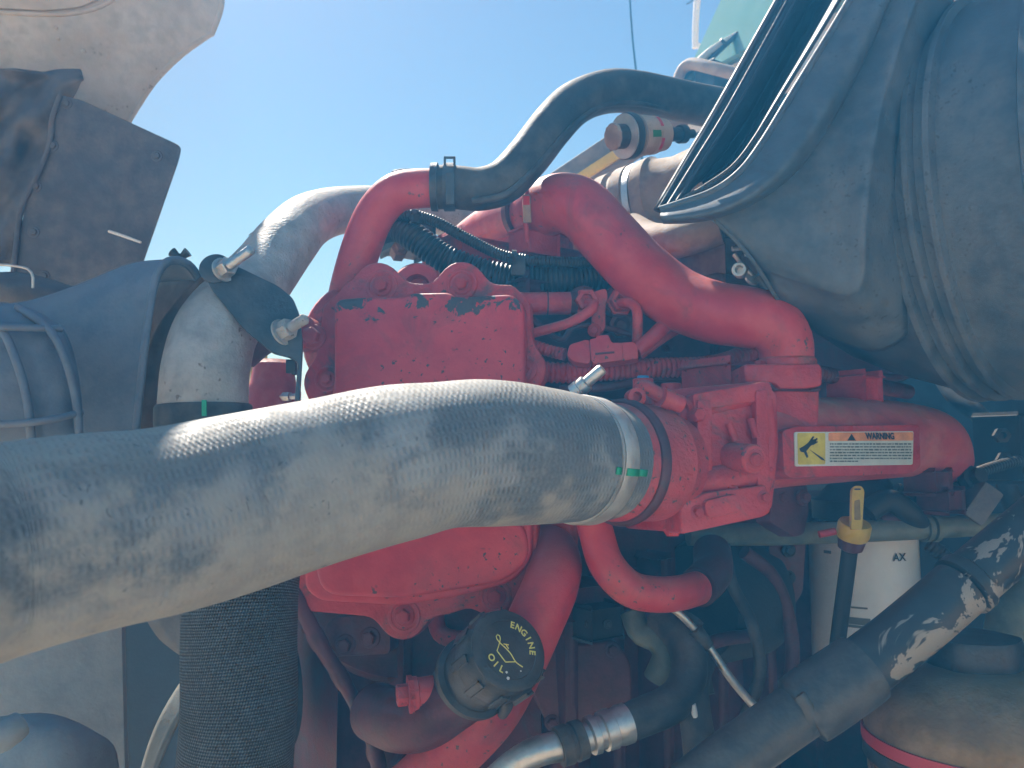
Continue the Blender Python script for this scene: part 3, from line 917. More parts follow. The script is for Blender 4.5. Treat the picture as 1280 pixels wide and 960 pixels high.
def manifold():
    root = thing('intake_manifold', 'red cast intake manifold pipe between silver hose and cab', 'intake manifold', P(960, 700, 0.86))
    ax = (P(765, 578, 0.699) - P(705, 572, 0.655)).normalized()
    ax = (ax * 0.4 + E * 0.6).normalized()
    c = P(757, 577, 0.694)
    # spigot, bead, V-band, throat
    lathe('spigot', c, ax, [(-0.02, 0.050), (0.004, 0.050), (0.008, 0.0525), (0.020, 0.0528), (0.024, 0.0528)], RED, root, seg=60)
    vb = lathe('band_clamp', c, ax, [(0.013, 0.052), (0.013, 0.0545), (0.015, 0.0565), (0.0185, 0.0572), (0.022, 0.0565), (0.024, 0.0545), (0.024, 0.052)], REDDARK, root, seg=60)
    lathe('throat', c, ax, [(0.022, 0.051), (0.028, 0.0525), (0.045, 0.0535), (0.060, 0.0535), (0.064, 0.050), (0.085, 0.046)], RED, root, seg=60)
    # band clamp bolt and latch on top
    tube('clamp_latch', [(795, 488, 0.715, 0.004), (802, 482, 0.71, 0.0065), (822, 492, 0.71, 0.0065), (830, 498, 0.71, 0.0075)], RED, vb, seg=14)
    lathe('latch_barrel', P(826, 496, 0.705), P(857, 508, 0.715) - P(826, 496, 0.705), [(0, 0.009), (0.012, 0.0092), (0.013, 0.0078), (0.022, 0.0082), (0.0235, 0.006)], REDCLEAN, vb, seg=18)
    lathe('latch_eye', P(794, 497, 0.706), V((0.2, -1, 0.1)), [(-0.006, 0.0085), (0.005, 0.0085), (0.006, 0.0075), (0.006, 0.0045), (0.0, 0.004)], RED, vb, seg=20)
    # main casting
    n = (N * 0.93 + V((0, 0, 0.06)) + V((-0.25, -0.2, 0))).normalized()
    p0 = P(905, 580, 0.738)
    body = [(848, 520), (866, 494), (955, 478), (972, 490), (975, 560), (966, 640), (850, 668), (846, 610)]
    plate('throttle_body', body, p0, n, 0.12, RED, root, r=10, bevel=0.006, segs=4)
    plate('casting_rib', [(872, 500), (890, 500), (891, 588), (872, 590)], p0 + n * 0.010, n, 0.014, RED, root, r=3, bevel=0.003)
    plate('casting_rib', [(945, 488), (960, 486), (964, 634), (948, 640)], p0 + n * 0.009, n, 0.014, RED, root, r=4, bevel=0.003)
    plate('casting_rib', [(866, 492), (955, 477), (957, 500), (868, 514)], p0 + n * 0.007, n, 0.014, RED, root, r=4, bevel=0.004)
    plate('mount_flange', [(850, 624), (872, 622), (880, 616), (958, 606), (964, 640), (955, 646), (852, 668)], p0 + n * 0.014, n, 0.030, RED, root, r=5, bevel=0.004, segs=3)
    plate('casting_pad', [(880, 626), (922, 616), (930, 640), (884, 648)], p0 + n * 0.019, n, 0.01, RED, root, r=8, bevel=0.003)
    for a_, b_ in (((908, 530), (915, 552)), ((935, 524), (940, 548)), ((926, 610), (934, 642)), ((936, 608), (946, 640)), ((892, 600), (915, 612))):
        tube('web', [tuple(on(*a_, p0, n) + n * 0.004) + (0.0035,), tuple(on(*b_, p0, n) + n * 0.007) + (0.0035,)], RED, root, seg=10, world=True)
    tube('belly', [tuple(on(x, y, p0, n) - n * 0.004) + (r_,) for x, y, r_ in ((858, 606, 0.010), (880, 603, 0.014), (920, 597, 0.014), (962, 590, 0.011))], RED, root, seg=20, world=True)
    tube('top_roll', [tuple(on(x, y, p0, n) - n * 0.006) + (0.011,) for x, y in ((858, 512), (900, 503), (955, 492))], RED, root, seg=20, world=True)
    tube('side_roll', [tuple(on(x, y, p0, n) - n * 0.003) + (0.009,) for x, y in ((956, 500), (962, 540), (958, 590), (950, 625))], RED, root, seg=20, world=True)
    lathe('plug', on(866, 520, p0, n), n, [(0, 0.007), (0.012, 0.007), (0.014, 0.0055)], RED, root, seg=6)
    for x, y in ((862, 640), (944, 622)):
        bolt(root, on(x, y, p0, n) + n * 0.014, n, 0.0065, RED, spin=random.random())
    # boss with the bolt
    bc = on(916, 571, p0, n); bt = P(944, 574, 0.712)
    aa = (bt - bc).normalized(); ll = (bt - bc).length
    boss = lathe('sensor_boss', bc, aa, [(-0.01, 0.0135), (ll - 0.002, 0.0135), (ll, 0.012), (ll, 0.0085)], RED, root, seg=32)
    bolt(boss, bt - aa * 0.001, aa, 0.0095, RED, 'dome')
    lathe('plug', P(838, 661, 0.745), P(846, 661, 0.728) - P(838, 661, 0.745), [(0, 0.008), (0.010, 0.008), (0.012, 0.006)], RED, root, seg=6)
    # top deck with two plugs
    plate('top_deck', [(792, 494), (858, 484), (962, 475), (968, 492), (868, 508), (800, 510)], P(880, 490, 0.752), (N * 0.8 + V((-0.3, -0.4, 0.25))).normalized(), 0.10, RED, root, r=6, bevel=0.006, segs=3)
    for x, y, d, m2 in ((804, 478, 0.80, BLUEP), (839, 484, 0.80, RED)):
        pl = lathe('port', P(x, y + 10, d), Z, [(-0.01, 0.0105), (0.011, 0.0105), (0.012, 0.0095)], RED, root, seg=24)
        if m2 is BLUEP:
            lathe('blue_plug', P(x, y + 10, d), Z, [(0.0121, 0.006), (0.0145, 0.006), (0.015, 0.005)], m2, pl, seg=16)
    obox('deck_lump', P(905, 478, 0.88), (0.06, 0.05, 0.03), RED, root, bevel=0.01, segs=3)
    # pedestal and flange for the crossover pipe
    nf = V((0.12, -0.98, 0.10)).normalized()
    plate('pedestal', [(966, 484), (1026, 484), (1024, 535), (1016, 552), (990, 562), (968, 560)], P(996, 520, 0.818), nf, 0.06, RED, root, r=9, bevel=0.007, segs=4)
    plate('pipe_flange', [(930, 455), (1024, 454), (1028, 460), (1028, 482), (1010, 485), (975, 485), (968, 478), (932, 477)], P(979, 468, 0.808), nf, 0.07, RED, root, r=4, bevel=0.004, segs=3)
    plate('pipe_flange_gasket', [(934, 478), (966, 479), (974, 486), (1012, 487), (1026, 484), (1026, 488), (934, 486)], P(979, 483, 0.812), nf, 0.06, REDDARK, root, r=1, bevel=0.001)
    for x, y in ((1000, 451), (950, 455)):
        bolt(root, P(x, y + 5, 0.832), Z, 0.0095, RED)
    # long runner pipe towards the cab
    pp = [(930, 560, 0.83, 0.046), (985, 553, 0.865, 0.048), (1040, 550, 0.905, 0.049), (1090, 549, 0.945, 0.048), (1135, 550, 0.985, 0.046), (1165, 556, 1.02, 0.043), (1178, 575, 1.06, 0.038)]
    tube('runner_pipe', pp, REDDUST, root, seg=48, step=0.005)
    obox('runner_boss', P(1068, 488, 0.94), (0.035, 0.035, 0.03), RED, root, bevel=0.008)
    # label pad
    np_ = (N * 0.985 + Z * 0.10 + E * -0.10).normalized()
    q0 = P(1068, 562, 0.831)
    plate('label_pad', [(978, 538), (996, 532), (1150, 530), (1152, 584), (1140, 592), (988, 598), (980, 590)], q0, np_, 0.05, RED, root, r=5, bevel=0.003)
    lower = [(968, 600), (1010, 606), (1012, 640), (1006, 668), (994, 672), (962, 652)]
    plate('lower_ear', lower, P(990, 630, 0.86), np_, 0.02, REDDARK, root, r=5, bevel=0.003)
    for x, y in ((975, 622), (1004, 622)):
        bolt(root, P(x, y, 0.858), np_, 0.0085, REDDARK)
    for x, y, d in ((1160, 602, 0.97), (1176, 625, 0.98)):
        obox('runner_bracket', P(x, y, d), (0.04, 0.03, 0.025), REDDARK, root, bevel=0.005)
    # warning label
    lab = thing('warning_label', 'yellow and orange warning label with pinched hand pictogram on red pipe', 'label', on(1067, 583, q0, np_))
    def L(x, y, h=0.0):
        return on(x, y, q0, np_) + np_ * h
    base = plate('label_sheet', [(993, 540), (1142, 539), (1141, 581), (994, 583)], q0 + np_ * 0.0012, np_, 0.001, LABW, lab, r=2.5, bevel=0)
    def quad(name, pts, h, m, par, r=0):
        p = rounded(pts, r) if r else pts
        return mk(name, [L(x, y, h) for x, y in p], [tuple(range(len(p)))], m, par, smooth=False)
    quad('pictogram_field', [(995, 541.5), (1030, 541.5), (1030, 580.5), (996, 581)], 0.0016, LABY, lab, 2)
    quad('header_field', [(1034, 541), (1140, 540.5), (1140, 551), (1034, 551.5)], 0.0016, LABO, lab, 2)
    # hand: forearm, palm, fingers, thumb, and the pointed shard below
    ink = []
    for poly in ([(997, 561), (1004, 557), (1009, 553), (1016, 549), (1019, 551.5), (1015, 555), (1011, 558), (1008, 562), (1004, 566), (999, 565)],
                 [(1008, 554), (1014, 545.5), (1016, 546), (1012, 554)], [(1012, 553), (1019, 547.5), (1020.5, 549), (1014, 555)],
                 [(1013, 555), (1020, 551.5), (1020.5, 553), (1014, 557)], [(1002, 564), (1006, 564), (1008.5, 571), (1006.5, 573)],
                 [(1009, 561.5), (1027, 573), (1030, 576.5), (1025, 575)]):
        quad('pictogram_hand', poly, 0.0020, PRINTK, lab)
    xd = (L(1135, 546) - L(1040, 546)).normalized(); yd = (L(1070, 541) - L(1070, 551))
    yd = (yd - xd * yd.dot(xd)).normalized()
    text('header_lettering', 'WARNING', 0.0098, L(1098, 545.8, 0.0018), xd, yd, PRINTK, lab, bold=0.00035)
    quad('warning_triangle', [(1057, 551), (1062.5, 542.5), (1068, 551)], 0.0020, PRINTK, lab)
    # rows of illegible small print
    vs_, fs = [], []
    for i in range(7):
        y = 555.3 + i * 3.6
        x = 1035.5
        end = 1138 if i < 6 else 1072
        while x < end:
            w = random.uniform(1.6, 6.5)
            w = min(w, end - x)
            b = len(vs_)
            t = random.uniform(0.75, 1.05)
            vs_ += [L(x, y - t, 0.0019), L(x + w, y - t, 0.0019), L(x + w, y + t * 0.8, 0.0019), L(x, y + t * 0.8, 0.0019)]
            fs.append((b, b + 1, b + 2, b + 3))
            x += w + random.uniform(0.7, 1.3)
    mk('small_print', vs_, fs, plain('faded_print', (0.10, 0.13, 0.13), 0.6), lab, smooth=False)
manifold()

# ------------------------------------------------------------------ air cleaner
def air_cleaner():
    root = thing('air_cleaner', 'large ribbed black plastic air cleaner canister with flared inlet', 'air cleaner', P(1215, 510, 0.95))
    a = V((0.66, -0.75, 0)).normalized()
    O = P(1226, 258, 0.945)
    def rb(s0, h=0.006, w=0.012):
        return [(s0 - w * 0.5, 0), (s0 - w * 0.25, h), (s0 + w * 0.25, h), (s0 + w * 0.5, 0)]
    R = 0.232
    prof = [(-0.24, 0.05), (-0.235, 0.09), (-0.20, 0.135), (-0.15, 0.172), (-0.10, 0.196), (-0.05, 0.2135)]
    for s0 in (-0.014, 0.006, 0.027):
        prof += [(s, R - 0.007 + h) for s, h in rb(s0, 0.009, 0.012)]
    for s0 in (0.112, 0.135, 0.158):
        prof += [(s, R + h) for s, h in rb(s0, 0.009, 0.014)]
    for s0 in (0.20, 0.222):
        prof += [(s, R + h) for s, h in rb(s0, 0.008, 0.012)]
    prof += [(0.26, R), (0.40, R), (0.44, R - 0.008), (0.46, R - 0.03), (0.465, 0.02)]
    lathe('canister', O, a, prof, CANIS, root, seg=140, sharp=32)
    c0 = [(826, 262, .800), (848, 255, .793), (890, 240, .785), (924, 216, .780), (952, 180, .785), (990, 118, .800), (1037, 42, .825), (1068, -10, .845), (1110, -80, .87), (1168, -180, 0.90)]
    c1 = [(825, 271, .788), (860, 268, .774), (906, 257, .762), (950, 232, .756), (988, 193, .760), (1028, 132, .776), (1072, 52, .802), (1104, -10, .824), (1142, -80, .848), (1196, -180, 0.878)]
    c1b = [(828, 278, .793), (862, 277, .782), (904, 268, .772), (952, 246, .768), (996, 208, .771), (1038, 146, .784), (1084, 60, .806), (1115, -10, .828), (1152, -80, .852), (1204, -180, 0.882)]
    cu = [(829, 280, .815), (863, 279, .810), (904, 271, .806), (952, 250, .801), (998, 213, .797), (1042, 151, .802), (1088, 63, .818), (1118, -10, .838), (1155, -80, .86), (1206, -180, 0.888)]
    loft('inlet_lip', [c0, c1, c1b, cu], CANIS, root, thick=0.005, count=60, rsub=6)
    c2 = [(886, 265, .806), (915, 257, .800), (950, 240, .797), (988, 208, .797), (1032, 148, .803), (1078, 62, .822), (1110, -10, .842), (1148, -80, .864), (1201, -180, 0.893)]
    c2b = [(904, 282, .802), (950, 280, .792), (990, 262, .787), (1018, 225, .787), (1048, 155, .795), (1088, 62, .814), (1118, -10, .836), (1154, -80, .86), (1206, -180, 0.89)]
    c25 = [(925, 303, .800), (988, 320, .784), (1036, 306, .776), (1054, 255, .773), (1074, 160, .780), (1104, 62, .803), (1130, -10, .825), (1162, -80, .85), (1212, -180, 0.88)]
    c3 = [(950, 334, .802), (1046, 362, .775), (1074, 346, .763), (1079, 275, .757), (1094, 160, .770), (1121, 62, .79), (1146, -10, .812), (1173, -80, .84), (1222, -180, 0.87)]
    c4 = [(954, 341, .808), (1056, 374, .783), (1086, 352, .772), (1090, 275, .766), (1104, 160, .778), (1130, 62, .798), (1154, -10, .82), (1180, -80, .848), (1228, -180, 0.878)]
    c5 = [(978, 378, .828), (1078, 400, .815), (1112, 362, .800), (1110, 275, .792), (1124, 160, .802), (1149, 62, .818), (1172, -10, .838), (1197, -80, .862), (1244, -180, 0.89)]
    c6 = [(1010, 410, .89), (1100, 440, .87), (1150, 385, .85), (1136, 275, .83), (1148, 160, .838), (1172, 62, .855), (1196, -10, .872), (1220, -80, .895), (1266, -180, 0.92)]
    loft('inlet_duct', [c2, c2b, c25, c3, c4, c5, c6], CANIS, root, thick=0.005, count=60, rsub=6)
    loft('duct_back', [[(886, 265, .806), (904, 282, .802), (925, 303, .800), (950, 334, .802), (978, 378, .828), (1010, 410, .89)],
                       [(886, 262, .86), (905, 280, .87), (926, 301, .88), (952, 332, .90), (980, 374, .92), (1012, 405, .95)]], CANIS, root, thick=0.004, count=30)
    # gasketed mouth
    La = [(824, 262, .800), (858, 204, .833), (900, 133, .875), (977, -5, .95), (1020, -80, .99), (1080, -180, 1.04)]
    Lb = [(846, 252, .797), (880, 200, .828), (925, 128, .868), (998, -5, .94), (1040, -80, .98), (1095, -180, 1.03)]
    Lc = [(872, 230, .83), (905, 190, .86), (946, 128, .90), (1017, -5, .97), (1057, -80, 1.01), (1110, -180, 1.05)]
    Rd = [(880, 226, .86), (918, 196, .90), (970, 110, .95), (1032, 0, 1.00), (1076, -80, 1.03), (1130, -180, 1.06)]
    Re = [(878, 236, .795), (920, 206, .795), (976, 116, .815), (1036, 18, .84), (1092, -80, .88), (1152, -180, .91)]
    g = loft('inlet_gasket', [La, Lb, Lc], GASKET, root, thick=0.004, count=40, rsub=3)
    loft('inlet_throat', [Lc, Rd, Re], GASKET, root, thick=0.004, count=40, rsub=4)
    loft('gasket_lip', [[(q[0], q[1], q[2]) for q in La], [(q[0] - 2, q[1] + 3, q[2] + .02) for q in La], [(q[0] + 20, q[1] + 10, q[2] + .09) for q in La]], RUBBER, root, thick=0.004, count=30)
    tube('gasket_bead', [q + (0.0030,) for q in La], GASKET, root, seg=10)
    tube('gasket_bead', [((q[0] + p[0]) / 2, (q[1] + p[1]) / 2, (q[2] + p[2]) / 2 - 0.002, 0.0022) for q, p in zip(La, Lb)], GASKET, root, seg=8)
    tube('gasket_bead', [q + (0.0022,) for q in Lb], GASKET, root, seg=8)
    tube('rim_bead', [q + (0.004,) for q in c0], CANIS, root, seg=12)
    tube('rim_bead', [(q[0] - 8, q[1] - 8, q[2] - .001, 0.0022) for q in c0[2:]], GASKET, root, seg=8)
    loft('bottom_lip', [[q for q in La[:1]] + [(832, 268, .798)], [(884, 228, .80), (890, 246, .787)]], RUBBER, root, thick=0.004, count=12)
    # mount post, clamp bolt and strap on its underside
    s = thing('air_cleaner_strap', 'black strap end with steel eye bolt under the air cleaner inlet', 'strap', P(930, 345, 0.86))
    tube('strap', [(948, 345, 0.845, 0.006), (975, 385, 0.845, 0.006), (1005, 425, 0.85, 0.006)], BRACK, s, seg=10)
    lathe('eye', P(925, 338, 0.85), V((-0.5, -1, 0)), [(-0.006, 0.008), (0.005, 0.008), (0.006, 0.0072), (0.006, 0.0045), (-0.004, 0.004)], STEEL, s, seg=22)
    stud('eye_bolt', P(918, 318, 0.86), P(936, 340, 0.85) - P(918, 318, 0.86), 0.032, 0.003, STEEL, s, nut=False)
    tube('hook', [(915, 311, 0.85, 0.003), (932, 311, 0.85, 0.003), (934, 320, 0.85, 0.003)], STEEL, s, seg=10)
    lathe('washer', P(940, 350, 0.848), V((0.2, -1, 0.6)), [(0, 0.008), (0.003, 0.008), (0.004, 0.006)], STEEL, s, seg=18)
air_cleaner()

# ------------------------------------------------------------------ pipes and hoses on top of the engine
def pipes():
    # big red crossover pipe
    r = thing('crossover_pipe', 'thick red S-bend crossover pipe ending on the manifold flange', 'pipe', P(983, 455, 0.868))
    tube('pipe_body', [(664, 268, 1.03, 0.034), (676, 262, 1.005, 0.036), (700, 254, 0.975, 0.0365), (728, 262, 0.95, 0.0365), (760, 296, 0.93, 0.0362), (800, 338, 0.91, 0.0358), (845, 372, 0.895, 0.0352), (890, 390, 0.87, 0.0343), (930, 396, 0.855, 0.0335),
                       (962, 404, 0.848, 0.032), (980, 426, 0.845, 0.0295), (983, 452, 0.845, 0.028), (983, 462, 0.845, 0.028)], REDCLEAN, r, seg=48)
    lathe('pipe_collar', P(983, 458, 0.845), Z, [(-0.006, 0.031), (0.006, 0.031), (0.009, 0.0285)], RED, r, seg=40)
    # dusty pipe running back from the strap
    b = thing('exhaust_gas_pipe', 'dusty sunlit red pipe running behind the pipe strap', 'pipe', P(620, 300, 1.1))
    tube('pipe_body', [(560, 330, 1.22, 0.034), (600, 296, 1.16, 0.034), (640, 274, 1.08, 0.034), (676, 262, 1.01, 0.0335)], REDDUST, b, seg=36)
    lathe('flange', P(664, 267, 1.03), P(676, 262, 1.005) - P(640, 274, 1.08), [(-0.006, 0.034), (-0.006, 0.041), (0.006, 0.041), (0.006, 0.034)], REDDARK, b, seg=40)
    st = thing('pipe_strap', 'narrow red strap with small warning tag holding the pipe', 'strap', P(662, 320, 0.985))
    tube('strap_band', [(672, 228, 1.0, 0.0035), (660, 238, 0.975, 0.0035), (656, 258, 0.965, 0.0035), (658, 290, 0.968, 0.0035), (662, 322, 0.985, 0.0035)], RED, st, seg=10)
    plate('strap_plate', [(653, 243), (663, 243), (664, 278), (654, 278)], P(658, 260, 0.960), V((-0.1, -1, 0)), 0.003, BEIGE, st, r=1, bevel=0.0008)
    plate('strap_tag', [(654, 245), (662, 245), (662, 256), (654, 256)], P(658, 250, 0.9585), V((-0.1, -1, 0)), 0.0008, REDG, st, r=0, bevel=0)
    obox('strap_foot', P(668, 308, 1.0), (0.05, 0.03, 0.03), RED, st, bevel=0.006)
    # red coolant riser, hose, clamp
    c = thing('coolant_riser', 'bent red coolant pipe rising behind the gear cover', 'pipe', P(432, 370, 0.95))
    tube('pipe_body', [(425, 420, 0.96, 0.0235), (436, 365, 0.95, 0.0235), (450, 315, 0.94, 0.0235), (468, 270, 0.935, 0.0235), (492, 243, 0.93, 0.0232), (520, 236, 0.93, 0.023), (560, 235, 0.93, 0.022)], REDCLEAN, c, seg=36)
    h = thing('radiator_hose', 'thick black rubber coolant hose arching over the engine', 'hose', P(560, 236, 0.93))
    tube('hose_body', [(540, 234, 0.93, 0.0255), (570, 234, 0.93, 0.0252), (602, 236, 0.93, 0.0252), (632, 226, 0.935, 0.0258), (660, 196, 0.95, 0.0262), (688, 160, 0.97, 0.0265), (718, 130, 0.995, 0.027), (755, 115, 1.03, 0.0275), (795, 115, 1.07, 0.028), (835, 123, 1.11, 0.0285), (875, 131, 1.15, 0.029), (930, 142, 1.2, 0.029), (990, 170, 1.26, 0.029)], RUBBER, h, seg=40, wob=0.03)
    tube('hose_rib', [(590, 252, 0.905, 0.004), (632, 243, 0.908, 0.004), (668, 212, 0.924, 0.004), (700, 175, 0.945, 0.004), (725, 150, 0.966, 0.004), (757, 131, 1.003, 0.004), (800, 130, 1.045, 0.0035), (835, 138, 1.085, 0.003)], RUBBER, h, seg=10)
    k = thing('spring_clamp', 'black constant tension clamp on the coolant hose end', 'clamp', P(550, 234, 0.93))
    ax = V((1, 0, 0.0))
    cc = P(552, 234, 0.93)
    lathe('band', cc, ax, [(-0.012, 0.0258), (-0.012, 0.0278), (-0.004, 0.0282), (-0.004, 0.0262)], BRACK, k, seg=40)
    lathe('band', cc, ax, [(0.003, 0.0258), (0.003, 0.028), (0.016, 0.028), (0.016, 0.0258)], BRACK, k, seg=40)
    for x in (556, 568):
        tube('ear', [(x, 210, 0.912, 0.0014), (x, 197, 0.912, 0.0014)], BRACK, k, seg=8)
    tube('ear', [(555, 197, 0.912, 0.0016), (569, 197, 0.912, 0.0016)], BRACK, k, seg=8)
    plate('tensioner', [(557, 215), (568, 215), (568, 255), (557, 255)], P(562, 235, 0.8985), V((0, -1, 0)), 0.004, BRACK, k, r=2, bevel=0.001)
    # aluminium water pipe
    w = thing('aluminium_pipe', 'pitted grey cast aluminium pipe with two bends beside shroud', 'pipe', P(256, 510, 0.75))
    tube('pipe_body', [(254, 560, 0.745, 0.041), (255, 500, 0.748, 0.0408), (258, 458, 0.755, 0.0402), (270, 415, 0.775, 0.0395), (298, 378, 0.81, 0.038), (330, 340, 0.86, 0.036), (358, 303, 0.91, 0.0345), (384, 277, 0.97, 0.033), (420, 264, 1.05, 0.0315), (470, 260, 1.14, 0.031), (530, 262, 1.24, 0.032), (566, 274, 1.32, 0.036), (584, 300, 1.35, 0.036), (592, 345, 1.38, 0.036)], ALU, w, seg=44, wob=0.02)
    cf = lathe('rubber_cuff', P(255, 520, 0.747), P(255, 470, 0.75) - P(255, 530, 0.746), [(-0.05, 0.044), (0.008, 0.044), (0.0105, 0.0425), (0.0105, 0.040)], RUBBER, w, seg=44)
    plate('cuff_mark', [(252, 500), (258, 500), (258, 520), (252, 520)], P(255, 510, 0.701), V((0, -1, 0)), 0.001, GREENM, cf, r=0, bevel=0)
    # black bracket with two studs
    b = thing('pipe_bracket', 'black steel bracket with two studs clamped across the aluminium pipe', 'bracket', P(375, 490, 0.79))
    n = V((0.10, -0.96, 0.22)).normalized(); p0 = P(315, 380, 0.748)
    plate('bracket_plate', [(252, 334), (256, 322), (268, 320), (300, 334), (348, 357), (366, 372), (374, 392), (378, 430), (374, 500), (368, 500), (372, 452), (361, 445), (340, 440), (303, 409), (262, 358)], p0, n, 0.006, BRACK, b, r=6, bevel=0.0015)
    lathe('pad', on(270, 337, p0, n), n, [(0, 0.015), (0.003, 0.015), (0.004, 0.0135)], BRACK, b, seg=28)
    o = on(276, 340, p0, n)
    stud('stud', o, P(322, 306, 0.72) - o, 0.050, 0.0048, STEEL, b, nutat=0.004)
    o = on(350, 417, p0, n)
    stud('stud', o, P(386, 396, 0.725) - o, 0.034, 0.0052, ALU, b, nutat=0.002)
    plate('plate_clip', [(357, 449), (369, 449), (369, 468), (364, 468), (364, 466), (357, 466)], P(363, 458, 0.79), V((0, -1, 0)), 0.008, BLACK, b, r=0, bevel=0.001)
    tag(tube('pink_pipe', [(305, 445, 0.86, 0.016), (330, 425, 0.86, 0.016), (360, 415, 0.87, 0.016)], REDDARK, seg=18), 'short dark red pipe behind the black bracket', 'pipe')
    t = thing('thermostat_housing', 'sunlit dusty red thermostat housing behind the bracket', 'housing', P(340, 520, 0.95))
    lathe('housing_body', P(340, 540, 0.98), Z, [(-0.05, 0.034), (0.05, 0.034), (0.06, 0.028), (0.085, 0.024), (0.09, 0.018)], REDDUST, t, seg=32)
    lathe('bleed_screw', P(352, 496, 0.96), V((1, -0.3, 0)), [(0, 0.006), (0.012, 0.006), (0.012, 0.004), (0.022, 0.004)], STEEL, t, seg=6)
    tag(obox('yellow_block', P(312, 480, 1.5), (0.03, 0.1, 0.16), YELLOW, bevel=0.006), 'sunlit yellow block glimpsed behind the aluminium pipe', 'block')
    # little harness silhouettes against the sky
    hs = thing('harness_clip', 'dark harness clip in silhouette above the aluminium pipe', 'clip', P(322, 302, 0.98))
    tube('clip_cable', [(308, 312, 1.0, 0.0035), (322, 300, 1.0, 0.0045), (338, 294, 1.0, 0.003)], BLACK, hs, seg=10)
    obox('clip_block', P(324, 300, 1.0), (0.016, 0.016, 0.014), BLACK, hs, bevel=0.003)
    tag(tube('hidden_clip', [(490, 216, 1.25, 0.003), (500, 214, 1.25, 0.004), (514, 213, 1.25, 0.003)], BLACK, seg=8), 'tiny dark clip peeking over the coolant riser', 'clip')
pipes()

